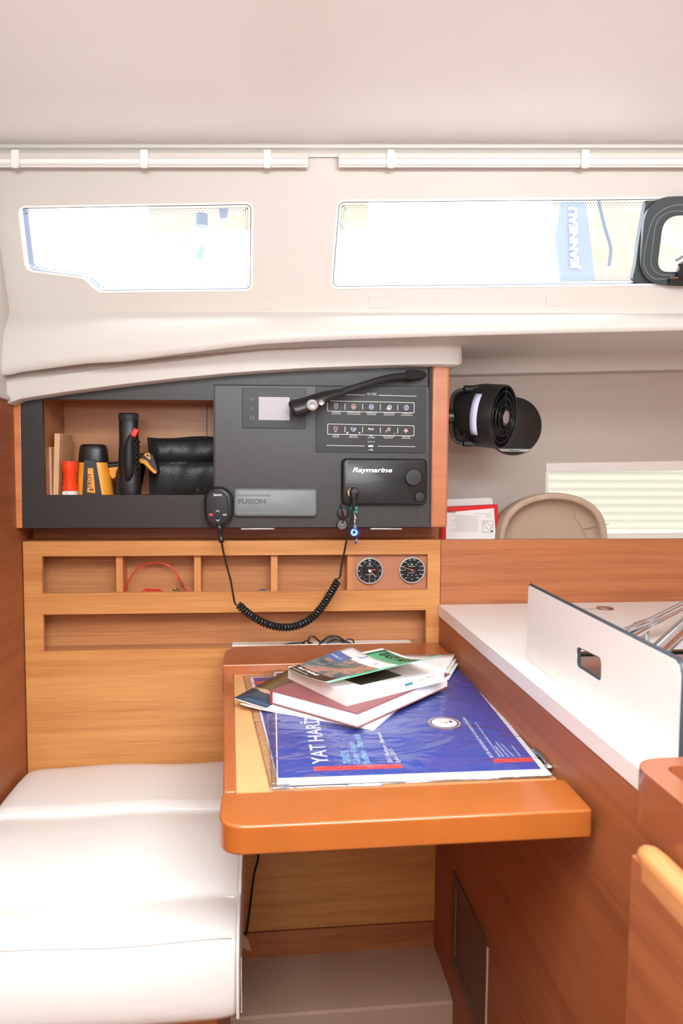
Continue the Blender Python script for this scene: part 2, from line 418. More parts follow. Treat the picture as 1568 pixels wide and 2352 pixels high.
# ---- bulkheads
zt = PY(20, 915, 1.6).z
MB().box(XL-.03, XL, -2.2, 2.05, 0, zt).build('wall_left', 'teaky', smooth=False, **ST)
MB().box(XL-.03, XL, -2.2, 2.05, zt, ZC+.02).build('wall_left_upper', 'liner', smooth=False, **ST)
MB().box(XL-.02, XL+.006, -.5, 1.6, zt-.006, zt+.004).build('trim_5', 'liner', bevel=.002, **ST)
MB().box(XL-.03, 2.2, -2.25, -2.2, 0, ZC+.03).build('wall_rear', 'floor', smooth=False, **ST)
MB().box(1.75, 1.8, -2.2, 2.05, 0, ZC+.03).build('wall_right', 'teaky', smooth=False, **ST)
MB().box(XL-.03, 1.8, -2.2, 1.75, -.03, 0).build('floor', 'floor', smooth=False, **ST)
# ---- hull side behind the shelf, with a window behind a pleated blind
hx = roundpoly([(1254, 1070, 18), (1620, 1060, 18), (1620, 1280, 18), (1250, 1280, 18)], 6)
YH = 1.95
c = [(-60, 790), (2100, 760), (2100, 1500), (-60, 1500)]
MB().plate([[PY(x, y, YH) for x, y in c], [PY(x, y, YH) for x, y in hx]], (0, .02, 0)).build('wall_hull', 'hull', smooth=False, **ST)
w3 = thing('window_3', PY(1254, 1262, YH), None, None, kind='structure')
MB().plate([[PY(x, y, YH-.004) for x, y in grow(hx, 1)], [PY(x, y, YH-.004) for x, y in grow(hx, -5)]], (0, .03, 0)).build('frame', 'whitep', w3, smooth=False)
pl = MB(); rows = []
zt_, zb_ = PY(1300, 1066, YH).z, PY(1300, 1236, YH).z; xa, xb = PY(1258, 1150, YH).x, PY(1700, 1150, YH).x
nP = 9
for i in range(nP*2+1):
    z = zt_+(zb_-zt_)*i/(nP*2); rows.append([V((xa, YH+.022+(.010 if i % 2 else 0), z)), V((xb, YH+.022+(.010 if i % 2 else 0), z))])
m, nt, b = newmat('blind_fabric'); M['blind'] = m
nt.nodes.remove(b); tr = N(nt, 'ShaderNodeBsdfTranslucent'); tr.inputs['Color'].default_value = lin((122, 120, 108)); df = N(nt, 'ShaderNodeBsdfDiffuse'); df.inputs['Color'].default_value = lin((240, 238, 226))
mx = N(nt, 'ShaderNodeMixShader'); mx.inputs[0].default_value = .35; nt.links.new(tr.outputs[0], mx.inputs[1]); nt.links.new(df.outputs[0], mx.inputs[2]); nt.links.new(mx.outputs[0], nt.nodes['Material Output'].inputs[0])
pl.loft(rows).build('pleated_blind', 'blind', w3, smooth=False)
MB().prism([PY(1254, 1064, YH-.006), PY(1700, 1056, YH-.006), PY(1700, 1078, YH-.006), PY(1254, 1084, YH-.006)], (0, .012, 0)).build('blind_head', 'whitep', w3, bevel=.002)
MB().prism([PY(1254, 1228, YH-.003), PY(1700, 1222, YH-.003), PY(1700, 1236, YH-.003), PY(1254, 1241, YH-.003)], (0, .012, 0)).build('blind_foot', 'whitep', w3, bevel=.002)
MB().box(XL-.03, 1.8, 1.73, 1.745, 0, PY(540, 1262, 1.8).z-.03).box(XL-.03, XR+.015, 1.73, 1.745, PY(540, 1262, 1.8).z-.0299, PY(540, 1216, 1.7).z).build('wall_back', 'teakbl', smooth=False, **ST)
# ---- shelf, backsplash
zsh = PY(1300, 1262, 1.80).z
MB().box(XR-.02, 1.75, YB+.012, YH, zsh-.02, zsh).build('trim_6', 'liner', smooth=False, **ST)
q = [PY(1012, 1240, YB), PY(1900, 1233, YB)]
zs0 = q[0].z
MB().box(XR+.001, 1.75, YB-.0, YB+.018, .90, zs0).build('wall_splash', 'teakbl', bevel=.0015, **ST)
# ---- outside: what shows through the glass
m, nt, b = newmat('hillside'); M['hill'] = m
tc = N(nt, 'ShaderNodeTexCoord'); n = N(nt, 'ShaderNodeTexNoise'); n.inputs['Scale'].default_value = .35; n.inputs['Detail'].default_value = 8
nt.links.new(tc.outputs['Object'], n.inputs['Vector']); cr = N(nt, 'ShaderNodeValToRGB'); cr.color_ramp.elements[0].position = .42; cr.color_ramp.elements[1].position = .56
cr.color_ramp.elements[0].color = lin((108, 104, 86)); cr.color_ramp.elements[1].color = lin((124, 104, 92)); nt.links.new(n.outputs['Fac'], cr.inputs['Fac']); nt.links.new(cr.outputs['Color'], b.inputs['Base Color']); b.inputs['Roughness'].default_value = 1
rows = []
for j in range(14):
    rows.append([V((-25+i*3.2, 38+j*2.2+math.sin(i*.9)*1.5, -4+j*2.6+.9*math.sin(i*.7+j)+.5*math.sin(i*1.9))) for i in range(26)])
MB().loft(rows).build('hillside', 'hill', label='hazy brown and green hillside far beyond the cabin windows', cat='hillside')
# ================================================================== JOINERY
# ---- slotted panel under the console
q = lambda x, y, Y=YB: PY(x, y, Y)
pan = thing('slotted_wall_panel', PY(540, 2118, YB), 'teak veneer wall panel with two long open storage slots below the charcoal console', 'wall panel')
zpt = PY(540, 1242, YB).z; xl = XL+.002; xr = XR-.0003
s1 = [q(97, 1278), q(982, 1273), q(981, 1354), q(800, 1357), q(97, 1363)]
s2 = [q(99, 1412), q(978, 1401), q(978, 1480), q(101, 1496)]
zlow = PY(700, 2132, YB).z
MB().plate([[V((xl, YB, zpt)), V((xr, YB, zpt)), V((XR, YB, zlow)), V((xl, YB, zlow))], s1, s2], (0, .012, 0)).build('face', 'teak', pan, smooth=False)
MB().box(xl, xr, YB+.066, YB+.072, PY(100, 1520, YB).z, zpt-.002).build('back_board', 'teakd', pan, smooth=False)
MB().box(xl, xr, YB+.0121, YB+.066, zpt-.014, zpt-.0005).build('top_board', 'teak', pan, smooth=False)
zs1 = PY(100, 1363, YB).z-.022; zs2 = PY(100, 1496, YB).z-.004
MB().box(xl, xr, YB+.0121, YB+.066, zs1-.01, zs1).build('slot_floor', 'teakd', pan, smooth=False)
MB().box(xl, xr, YB+.0121, YB+.066, PY(540, 1398, YB).z-.0, PY(540, 1398, YB).z+.01).build('slot_ceiling', 'teakd', pan, smooth=False)
MB().box(xl, xr, YB+.0121, YB+.066, zs2-.01, zs2).build('slot_floor', 'teakd', pan, smooth=False)
M['teakz'] = wood('teak_divider', (206, 140, 84), (176, 110, 62), 'Z')
for a, b in ((267, 282), (446, 461), (622, 637), (797, 811)):
    A = PY(a, 1300, YB+.014); B = PY(b, 1300, YB+.014)
    MB().box(A.x, B.x, YB+.013, YB+.066, zs1, PY(a, 1272, YB).z).build('divider', 'teakz', pan, smooth=False)
MB().prism([q(811, 1268, YB+.014), q(990, 1268, YB+.014), q(990, 1360, YB+.014), q(811, 1362, YB+.014)], (0, .006, 0)).build('gauge_plate', 'tanpanel', pan, smooth=False)
MB().box(xl, XR+.004, YB+.09, YB+.1, zpt-.03, PY(540, 1205, 1.62).z+.03).build('recess_board', 'teakbl', pan, smooth=False)
# lower boards under the table
kb = MB().box(xl, XR+.01, YB, YB+.012, 0, zlow-.004).build('kick_board', 'teakbl', base=None, smooth=False, label='teak kick board below the panel groove under the chart table', cat='board')
# ---- white footwell moulding
zf = PY(800, 2190, YB).z
A = PY(800, 2190, YB); 
prof = []
for x, y, Y in ((800, 2186, YB+.0), (800, 2215, 1.60), (800, 2260, 1.54), (800, 2290, 1.50), (800, 2316, 1.475)):
    p = PY(x, y, Y); prof.append((Y, p.z))
prof.append((1.472, prof[-1][1]-.006)); prof.append((1.472, .0))
MB().loft([[V((X, y, z)) for y, z in prof] for X in (XL, XR+.004)]).build('trim_7', 'gel', ang=25, **ST)
# ---- seat: cushion on a base
XC0, XC1 = XL+.012, PY(548, 2050, 1.10).x
zc = PZ(300, 1745, .565).z
def cy(y, z): return PZ(300, y, z).y
za = CZ-.687
pts = [(1.645, za-.10), (1.645, za-.012), (1.635, za-.002), (1.58, za+.006), (cy(1875, za)+.02, za+.008), (cy(1862, za), za-.003), (cy(1862, za)-.012, za-.004),
       (cy(1900, za), za+.006), (cy(1980, za), za+.008), (cy(2040, za), za+.002), (cy(2056, za), za-.007), (cy(2064, za), za-.008), (cy(2090, za), za-.001), (cy(2130, za), za-.001), (cy(2152, za), za-.006)]
ye = cy(2160, za)
pts += [(ye, za-.011), (ye-.004, za-.016), (ye-.010, za-.026), (ye-.014, za-.05), (ye-.013, za-.09), (ye-.007, za-.124), (ye+.004, za-.136), (ye+.05, za-.138), (1.645, za-.13)]
nx = 40; rows = []
rnd = random.Random(3)
for i in range(nx+1):
    t = i/nx; X = XC0+(XC1-XC0)*t; row = []
    e = min(1, min(t, 1-t)*nx/3.0); 
    for (y, z) in pts:
        sk = .016*(X-XC0)/.5*0
        zz = z; yy = y
        edge = (1-e)**2
        if z > za-.02: zz -= .006*edge
        if y < ye+.02: yy += .006*edge
        zz += .0022*math.sin(X*21+y*9)*(1 if z > za-.05 else .3)
        row.append(V((X, yy+.0015*math.sin(X*14), zz)))
    rows.append(row)
def capw(row, dx):
    c = sum(row, V())/len(row); return [V((p.x+dx, c.y+(p.y-c.y)*.985, c.z+(p.z-c.z)*.93)) for p in row]
rows = [capw(rows[0], -.003)]+rows+[capw(rows[-1], .006)]
seat = thing('seat_cushion', ((XC0+XC1)/2, 1.3, za-.126), 'white leather bench cushion with cross seams between the bulkhead and the chart table', 'cushion')
MB().loft(rows, True, True).build('cover', 'cushion', seat, sub=1, ang=80)
for yy, dz in ((cy(1866, za)+.001, -.0035), (cy(2060, za), -.0078), (cy(2158, za), -.0052)):
    MB().tube([V((X, yy+.0015*math.sin(X*14), za+dz+.0022*math.sin(X*21+yy*9)-.0018)) for X in [XC0+.012+(XC1-XC0-.02)*i/30 for i in range(31)]], .0016, 6).build('seam', 'cushion', seat)
rimr = [V((XC1+.0015, y, z+.0005)) for y, z in pts]
MB().tube(spline([p for p in rimr[2:21]], 4), .0024, 8).build('piping', 'cushion', seat)
st = MB()
for k in range(26):
    z = za-.04-k*.0033; st.tube([V((XC1+.0065, ye+.004, z)), V((XC1+.0065, ye+.004, z-.002))], .0007, 5)
st.build('stitching', 'whitep', seat)
MB().box(XL+.001, XC1-.03, ye+.03, YB-.005, .0, za-.139).build('bench_box', 'teakbl', base=None, bevel=.003, label='teak box bench carrying the white bench cushion', cat='bench')
# ---- cabinet on the right: side panel, worktop, fiddle
zct = PY(1040, 1388, YB).z     # worktop height
YW0 = .70
XP = PZ(1290, 1785, .815).x+.004
cab = thing('galley_cabinet', (XR+.2, 1.2, 0), 'teak galley cabinet whose side panel closes the chart table on the right', 'cabinet')
sidep = MB()
zu = PX(1150, 1518, XR).z
zu = zct-.027
sidep.box(XR, XR+.018, .30, YB-.001, 0, zu)
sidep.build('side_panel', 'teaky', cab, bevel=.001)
# thin layer proud of the panel with a rounded corner under the table
def XS(x, y, off=0): return PX(x, y, XR-off)
lay = [XS(1070, 1925, .0014), XS(1076, 1938, .0014), XS(1095, 1955, .0014), XS(1130, 2003, .0014), XS(1165, 2055, .0014), XS(1178, 2069, .0014), XS(1194, 2076, .0014)]
l = lay+[V((XR-.0014, .45, lay[-1].z)), V((XR-.0014, .45, zu-.001)), V((XR-.0014, YB-.002, zu-.001)), V((XR-.0014, YB-.002, .76)), V((XR-.0014, lay[0].y, .76))]
MB().prism(l, (.0012, 0, 0)).build('table_bracket', 'teaky', cab, smooth=False)
# worktop
xw0 = XR-.002
MB().plate2([[(xw0, YW0), (1.74, YW0), (1.74, YB-.001), (xw0, YB-.001)], rr(.42, .32, .05, 6, .705, 1.02)], zct-.026, zct).build('worktop', 'counter', base=None, bevel=.0015, label='white laminate galley worktop running right from the chart table', cat='worktop')
MB().box(xw0-.0015, xw0+.004, YW0, YB-.001, zct-.027, zct-.0005).build('edge_strip', 'counteredge', cab, bevel=.001)
MB().box(1.70, 1.73, .3, YB-.02, 0, zu).build('end_panel', 'teaky', cab)
# fiddle board
XF = .452
fp = [PX(1213, 1343, XF), PX(1566, 1524, XF)]
yf0, yf1 = fp[0].y, fp[1].y
zf0, zf1 = fp[0].z, fp[1].z
out = [V((XF, yf0, zct+.0005)), V((XF, yf0, zf0-.004)), V((XF, yf0-.004, zf0)), V((XF, yf1+.012, zf1+.001)), V((XF, yf1+.004, zf1-.003)), V((XF, yf1, zf1-.012)), V((XF, yf1, zct+.0005))]
hole = roundpoly([(PX(*p, XF).y, PX(*p, XF).z) for p in ((1324, 1484), (1380, 1511), (1380, 1566), (1324, 1530))], .008, 4)
fid = thing('fiddle_board', (XF, (yf0+yf1)/2, zct+.0005), 'upright white board with a hand slot standing on the worktop edge', 'board')
MB().plate([out, [V((XF, a, b)) for a, b in hole]], (.006, 0, 0)).build('board', 'counter', fid, smooth=False)
MB().tube([V((XF+.003, p.y, p.z)) for p in out[1:]], .0034, 6).build('edge_band', 'frameb', fid)
MB().tube([V((XF+.003, a, b)) for a, b in hole], .0031, 6, True).build('slot_edge', 'frameb', fid)
# sink
sk = thing('kitchen_sink', (.705, 1.02, zct-.15), 'steel sink bowl with a black rim behind the white fiddle board', 'sink')
rows = []
for d, z, r in ((0, zct+.004, .05), (.004, zct+.004, .05), (.012, zct-.02, .055), (.02, zct-.12, .06), (.06, zct-.145, .05), (.12, zct-.15, .03)):
    rows.append([V((x, y, z)) for x, y in rr(.42-2*d+.0, .32-2*d*.8, r, 6, .705, 1.02)])
MB().loft(rows, True).build('bowl', 'steel', sk, ang=50)
MB().at(T(0, 0, 0)).ring(rr(.45, .346, .06, 6, .705, 1.02), rr(.412, .312, .05, 6, .705, 1.02), zct+.0005, zct+.006).build('rim', 'blkg', sk, bevel=.001)
# faucet: broad tube and a flat pair of bars reaching over the worktop
fc = thing('kitchen_faucet', (.72, 1.20, zct), 'chrome faucet with a thick tube spout behind the fiddle board', 'faucet')
a = PY(1500, 1506, 1.06); b = PY(1600, 1412, 1.12)
dz = (b-a)
MB().tube([a-dz*.35, a, b, b+dz*1.0], .0135, 20).build('spout', 'chrome', fc)
e = b+dz*1.0
MB().tube([e, V((e.x, e.y, zct))], .016, 20).build('body', 'chrome', fc)
a = PY(1450, 1462, 1.25); b2 = PY(1492, 1438, 1.27); c2 = PY(1600, 1384, 1.30); d2 = c2+(c2-b2)*.4
lv = thing('steel_grab_bar', (c2.x, 1.30, zct), 'twin polished steel bars angled above the worktop beside the faucet', 'handrail')
MB().tube(spline([a, b2-V((.004, 0, .002)), b2, c2, d2], 4), .0065, 12).build('bar', 'chrome', lv)
a3, b3, c3, d3 = [p+V((-.001, .0, .0105)) for p in (a-V((.014, 0, .0)), b2, c2, d2)]
MB().tube(spline([a3, b3-V((.004, 0, .002)), b3, c3, d3], 4), .0060, 12).build('bar', 'chrome', lv)
wv = (b2-a)
MB().prism([a-V((.02, 0, .004)), a+V((.0, 0, .001)), b2+V((.0, 0, .002)), b2+V((-.005, 0, .014)), b2+V((-.03, 0, .006))], (0, .006, 0)).build('end_plate', 'steel', lv, bevel=.001)
for k in range(3):
    p = PY(1538+k*8.3, 1412-k*4, 1.29); MB().sphere(p, .0042, (1, 1, .8)).build('stud', 'chrome', lv)
for p in (b2+V((-.004, .004, 0)), d2): MB().tube([p, V((p.x, p.y, zct))], .006, 12).build('post', 'steel', lv)
# lift ring in the worktop
lr = thing('ring_pull', PZ(1389, 1398, zct), 'small round metal ring pull set into the worktop near the splash', 'ring pull')
m0 = Matrix.Translation(PZ(1389, 1398, zct+.0003))
MB(m0).lathe([(0, .001), (.019, .001), (.0195, 0)], 28).build('dish', 'rail', lr)
MB(m0).tube([(0.0175*math.cos(t*math.pi/12), .0175*math.sin(t*math.pi/12), .0015) for t in range(24)], .0014, 6, True).build('ring', 'steel', lr)
MB(m0).box(-.016, .016, -.004, .004, .001, .003).build('bar', 'chrome', lr, bevel=.001)
MB().box(.9*0+PZ(1330, 1400, zct).x, PZ(1375, 1400, zct).x, PZ(1350, 1399, zct).y-.0006, PZ(1350, 1399, zct).y+.0006, zct, zct+.0004).build('lid_seam', 'frameb', lr)
# ---- vent grille low on the side panel
vt = thing('vent_grille', V((XR, 1.4, 0)), 'brown louvred vent grille set low in the side panel under the table', 'vent')
o = [XS(1040, 1998, .003), XS(1124, 2157, .003), XS(1118, 2420, .003), XS(1036, 2215, .003)]
y1, y0 = o[0].y, o[1].y; zt1 = (o[0].z+o[1].z)/2; zb1 = XS(1037, 2210, .003).z
zt1 = o[0].z; 
ii = (.022, .03)
MB().plate([[V((XR-.004, y1, zt1)), V((XR-.004, y0, zt1)), V((XR-.004, y0, zb1)), V((XR-.004, y1, zb1))],
            [V((XR-.004, y1-.03, zt1-.028)), V((XR-.004, y0+.022, zt1-.028)), V((XR-.004, y0+.022, zb1+.028)), V((XR-.004, y1-.03, zb1+.028))]], (.0045, 0, 0)).build('frame', 'vent', vt, smooth=False)
MB().box(XR-.0006, XR-.0002, y0+.02, y1-.028, zb1+.026, zt1-.026).build('backing', 'ventd', vt)
lv_ = MB(); n = 11; hh = (zt1-zb1-.056)/n
for k in range(n):
    z = zt1-.028-k*hh
    lv_.prism([V((XR-.0008, y1-.0305, z)), V((XR-.0036, y1-.0305, z-hh*.55)), V((XR-.0008, y1-.0305, z-hh))], (0, -(y1-y0-.053), 0))
lv_.build('louvres', 'vent', vt, smooth=False)
MB().box(XR-.0075, XR-.0041, y0-.001, y0+.004, zb1, zt1).build('edge_trim', 'alu', vt, bevel=.001)
MB().box(XR-.0046, XR-.0041, y1-.034, y1-.031, zb1+.03, zt1-.03).build('inner_trim', 'alu', vt)
# ---- brown rail block and drawer front in the right foreground
def blk(name, zt_, zb_, pts, mat, lab, cat, **k): return MB().prism([V((x, y, zt_)) for x, y in pts], (0, 0, zb_-zt_)).build(name, mat, base=None, label=lab, cat=cat, **k)
ztr = .948; c0 = PZ(1468, 1752, ztr)
XR2 = PZ(1468, 1765, ztr).x; Yb2 = PZ(1560, 1738, ztr).y
o = roundpoly([(XR2, -.1, 0), (XR2, Yb2, .035), (1.3, Yb2, 0), (1.3, -.1, 0)], .03, 8)
hl = PZ(1530, 1766, ztr)
i_ = roundpoly([(hl.x, .0, 0), (hl.x, hl.y+.006, .015), (1.27, hl.y+.006, .01), (1.27, .0, 0)], .015, 6)
MB().plate2([o, i_], PZ(1462, 1905, ztr).z, ztr).build('rail_frame', 'rail', base=None, label='brown painted rail frame rising at the right end of the worktop', cat='rail', bevel=.006, seg=3) if False else None
zbr = PX(1462, 1900, XR2).z
MB().plate2([o, i_], zbr, ztr).build('handrail', 'rail', base=None, label='thick brown painted rail with an inner slot at the right edge near the camera', cat='rail', bevel=.005, seg=3)
XD = PX(1456, 1960, .345).x; pd = PX(1456, 1955, XD)
dr = thing('cabinet_front', (XD, .4, .0), 'teak cabinet front with a pale rounded lip below the thick brown rail', 'cabinet')
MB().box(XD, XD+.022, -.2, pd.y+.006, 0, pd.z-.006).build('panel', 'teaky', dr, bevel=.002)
rows = []
for Y, s_ in ((-.2, 1), (pd.y-.02, 1), (pd.y-.004, .9), (pd.y+.004, .62), (pd.y+.007, .15)):
    rows.append([V((XD+.013+(.0135*s_)*math.cos(t*math.pi/8), Y, pd.z-.004+.012*s_*math.sin(t*math.pi/8))) for t in range(9)]+[V((XD+.013-.0135*s_, Y, pd.z-.02)), V((XD+.013+.0135*s_, Y, pd.z-.02))])
MB().loft(rows, True, True).build('rounded_lip', 'bwoodlip' if 'bwoodlip' in M else 'teakz', dr, ang=50)
# ================================================================== CHART TABLE
zl = .80; zr = .822
tb = thing('chart_table', PZ(800, 1700, zl-.03), 'lacquered mahogany chart table with a tan leather top', 'table')
LB, LF = PZ(537, 1541, zl), PZ(543, 1822, zl)
OB, OF = PZ(513, 1541, zl), PZ(514, 1822, zl)
fy = (PZ(900, 1805, zl)).y; xr_ = XR-.001
MB().prism([V((LB.x, LB.y, zl)), V((xr_, LB.y, zl)), V((xr_, fy, zl)), V((LF.x, fy, zl))], (0, 0, -.004)).build('leather_top', 'leather', tb, smooth=False)
MB().prism([V((OB.x, LB.y+.02, zl-.0045)), V((xr_, LB.y+.02, zl-.0045)), V((xr_, fy-.02, zl-.0045)), V((OF.x, fy-.02, zl-.0045))], (0, 0, -.045)).build('body', 'orangeb', tb, bevel=.003)
MB().prism([V((OB.x, LB.y, zl+.0015)), V((LB.x-.0003, LB.y, zl+.0015)), V((LF.x-.0003, fy, zl+.0015)), V((OF.x, fy, zl+.0015))], (0, 0, -.008)).build('side_edge', 'orangeb', tb, bevel=.002)
# back rail
b1 = PZ(510, 1527, zr); yb1 = b1.y; x0 = b1.x
MB().ext(roundpoly([(x0, yb1, .004), (x0, YB-.001, .05), (xr_, YB-.001, 0), (xr_, yb1, 0)], .02, 8), zl-.04, zr).build('back_rail', 'orangeb', tb, bevel=.004, seg=3)
# front rail
fa = PZ(507, 1826, zr); yf = PZ(900, 1882, zr).y; yk = PZ(900, 1806, zr).y; x0 = PZ(507, 1840, zr).x
xe = PZ(1358, 1856, zr).x
MB().ext(roundpoly([(x0, yk, .004), (x0, yf, .035), (xe, yf, .006), (min(xr_, PZ(1292, 1784, zr).x), yk, 0)], .02, 8), zr-.036, zr).build('front_rail', 'orange', tb, bevel=.006, seg=4)
lt = MB(); a = PZ(1228, 1722, zl+.012); b = PZ(1262, 1758, zl+.012)
MB().tube([a, a.lerp(b, .5)+V((.002, 0, .001)), b], .004, 10).sphere(b, .0075, (1, 1, .5)).sphere(a, .005, (1, 1, .5)).build('latch', 'steel', tb)
# cable and paper tag under the table
MB().tube(spline([PY(593, 1950, 1.60), PY(592, 1975, 1.60), PY(583, 2010, 1.60), PY(575, 2075, 1.61), PY(568, 2130, 1.63), PY(565, 2146, 1.64)], 8), .0026, 8).build('black_cable', 'blkm', label='thin black cable hanging under the chart table beside the cushion', cat='cable')
MB().prism([PY(553, 2142, 1.52), PY(570, 2158, 1.54), PY(578, 2187, 1.54), PY(550, 2172, 1.52)], (0, .0006, 0)).build('paper_tag', 'cream', label='small tan paper tag by the cushion corner under the table', cat='tag')
# ---- rolled blinds under the ceiling
def railb(x0, x1, clips, lab, y0=349, ym=366, y1=380):
    d = .035
    def PR(x, y, off=.02): return PW(x, y, off)
    r = thing('rolled_blind', PR((x0+x1)/2, y1), lab, 'blind', 'rolled blinds under the ceiling')
    MB().prism([PR(x0, y0+2), PR(x1, y0+2), PR(x1, ym), PR(x0, ym)], -wn*-.008).build('head_rail', 'liner', r, bevel=.002)
    c = [PR(x0+2, (ym+y1)/2-2, .022), PR((x0+x1)/2, (ym+y1)/2-2, .022), PR(x1-2, (ym+y1)/2-2, .022)]
    MB().tube(c, .0072, 14).build('fabric_roll', 'whitep', r)
    MB().tube([p+V((0, .004, -.006)) for p in c], .0035, 8).build('bottom_bar', 'whitep', r)
    for cx in clips:
        MB().prism([PR(cx-9, y0-5, .02), PR(cx+9, y0-5, .02), PR(cx+10, y1+2, .02), PR(cx+6, y1+7, .02), PR(cx-6, y1+7, .02), PR(cx-10, y1+2, .02)], wn*.014).build('clip', 'whitep', r, bevel=.003)
    return r
railb(-70, 710, (40, 334, 615), 'white rolled blind under the ceiling above the left cabin window')
railb(776, 1750, (897, 1340), 'white rolled blind under the ceiling above the long right window')
# faint catches below the windows
for x, y, w_ in ((110, 708, 'near the left bulkhead, under the slanted window corner'), (365, 705, 'under the middle of the left window'), (612, 698, 'just right of the left window'), (872, 696, 'under the left end of the long window'), (1278, 690, 'under the right half of the long window')):
    MB().prism([PW(x-25, y-14, .0), PW(x+25, y-14, 0), PW(x+25, y+12, 0), PW(x-25, y+12, 0)], wn*.0012).build('blind_catch', 'liner', bevel=.0006, label='flat white blind catch '+w_, cat='catch', group='blind catches below the windows')
# ---- opening port at the right end of the long window
hp = thing('opening_port', PW(1540, 655, .004), 'dark framed opening porthole at the right end of the long window', 'porthole')
def hw(pts, off): return [PW(x, y, off) for x, y in pts]
outb = roundpoly([(1476, 461, 10), (1700, 455, 6), (1700, 655, 6), (1442, 648, 20), (1452, 610, 12), (1458, 560, 20), (1468, 500, 20)], 12, 5)
inn = roundpoly([(1516, 494, 38), (1700, 494, 2), (1700, 622, 2), (1500, 623, 30)], 30, 7)
MB().plate([hw(outb, -.020), hw(inn, -.020)], wn*.018).build('outer_frame', 'hatch', hp, smooth=False)
o2 = roundpoly([(1478, 452, 66), (1700, 448, 2), (1700, 660, 2), (1462, 652, 64)], 60, 10)
MB().plate([hw(o2, -.001), hw(inn, -.001)], wn*.012).build('lid_frame', 'hatch', hp, bevel=.004)
for q_ in (14, 36):
    pth = [(1700, 456+q_), (1578, 456+q_), (1540, 460+q_), (1508, 478+q_), (1484+q_*.5, 520+q_*.4), (1468+q_*.75, 590), (1472+q_*.7, 622-q_*.3), (1492+q_*.5, 645-q_*.5), (1530, 652-q_*.8), (1700, 652-q_*.8)]
    if q_ == 14: MB().tube(spline(hw(pth, .011), 5), .0010, 6).build('frame_bead', 'silic', hp)
    else: MB().tube(hw(grow(inn, 9), .011), .0010, 6, True).build('frame_bead', 'silic', hp)
MB().prism(hw(roundpoly([(1510, 488), (1700, 488), (1700, 630), (1494, 630)], 30, 6), -.018), -wn*.004).build('pane', 'glass', hp, smooth=False)
hd = MB(); c = PW(1572, 600, .0); 
MB().tube([PW(1553, 606, .01), PW(1580, 590, .014)], .011, 16).build('handle_shaft', 'steel', hp)
MB().prism(hw(roundpoly([(1548, 640), (1556, 606), (1566, 600), (1640, 600), (1640, 645)], 6, 3), .012), wn*.014).build('handle', 'blk', hp, bevel=.003)
MB().prism(hw(roundpoly([(1532, 640), (1640, 642), (1640, 656), (1536, 654)], 4, 3), .012), wn*.012).build('latch_plate', 'blk', hp, bevel=.002)
MB().prism(hw([(1534, 635), (1640, 637), (1640, 641), (1540, 640)], .024), wn*.002).build('latch_edge', 'steel', hp)
# ================================================================== INSTRUMENT CONSOLE
YF = 1.618; YD = 1.604
cons = thing('instrument_console', PY(520, 1213, YF+.1), 'charcoal wall console with an open cubby on the left and teak side strips', 'console')
k = lambda x, y, Y=YF: PY(x, y, Y)
top = [(p[0], p[1]) for p in ((153, 897), (300, 878), (408, 866), (520, 855), (600, 849), (700, 843), (800, 839), (900, 836), (990, 834))]
outer = [(52, 1213), (48, 938), (53, 925), (60, 912)]+top+[(989, 1211)]
hole = [(97, 917), (490, 919), (490, 1137), (103, 1137)]
MB().plate([[k(*p) for p in outer], [k(*p) for p in hole]], (0, .012, 0)).build('fascia', 'char', cons, smooth=False)
# raised instrument door (right half)
MB().prism([k(493, 885, YD), k(985, 889, YD), k(987, 1211, YD), k(493, 1212, YD)], (0, .0125, 0)).build('instrument_door', 'char2', cons, bevel=.0008)
MB().prism([k(490, 882, YF-.0008), k(987, 887, YF-.0008), k(987, 890, YF-.0008), k(490, 886, YF-.0008)], (0, .0006, 0)).build('door_gap', 'blkm', cons, smooth=False)
M['teakv'] = wood('teak_strip', (206, 132, 80), (180, 106, 62), 'X')
M['teakr'] = wood('teak_strip_red', (192, 120, 78), (172, 102, 64), 'X')
MB().prism([k(28, 924, YF), k(47, 924, YF), k(51, 1213, YF), k(36, 1213, YF)], (0, .22, 0)).build('side_strip', 'teakv', cons, bevel=.001)
a = [k(993, 836, YD+.002), k(1034, 838, YD+.002), k(1027, 1212, YD+.002), k(988, 1212, YD+.002)]
MB().prism(a, (0, .235, 0)).build('side_strip', 'teakr', cons, bevel=.006, seg=4)
MB().prism([k(986, 836, YD+.003), k(993, 836, YD+.003), k(989, 1212, YD+.003), k(984, 1212, YD+.003)], (0, .02, 0)).build('shadow_gap', 'blkm', cons, smooth=False)
# cubby shell
xa, xb = k(97, 1000).x-.004, k(985, 1000).x; zt2, zb2 = k(300, 915).z+.002, k(300, 1137).z-.006; YC = 1.81
MB().box(xa, xb, YC, YC+.01, zb2, zt2).build('cubby_back', 'teakd', cons, smooth=False)
MB().box(xa-.006, xa, YF+.0125, YC, zb2, zt2).build('cubby_side', 'teakd', cons, smooth=False)
MB().box(xa, xb, YF+.0125, YC, zb2-.012, zb2).build('cubby_floor', 'teakbl', cons, smooth=False)
MB().box(xa, xb, YF+.0125, YC, zt2, zt2+.01).build('cubby_top', 'teakbl', cons, smooth=False)
xs_ = PY(475, 1000, YC).x
MB().box(xs_-.0008, xs_+.0008, YC-.0006, YC-.0001, zb2, zt2).build('panel_joint', 'blkm', cons, smooth=False)
MB().box(XL+.001, xb+.02, YF+.013, YC+.1, k(500, 1211).z-.001, k(500, 1211).z+.012).build('bottom_board', 'teakbl', cons, smooth=False)
MB().box(XL+.001, xb+.01, 1.86, 1.87, zb2-.1, zt2+.12).build('rear_board', 'teakbl', cons, smooth=False)
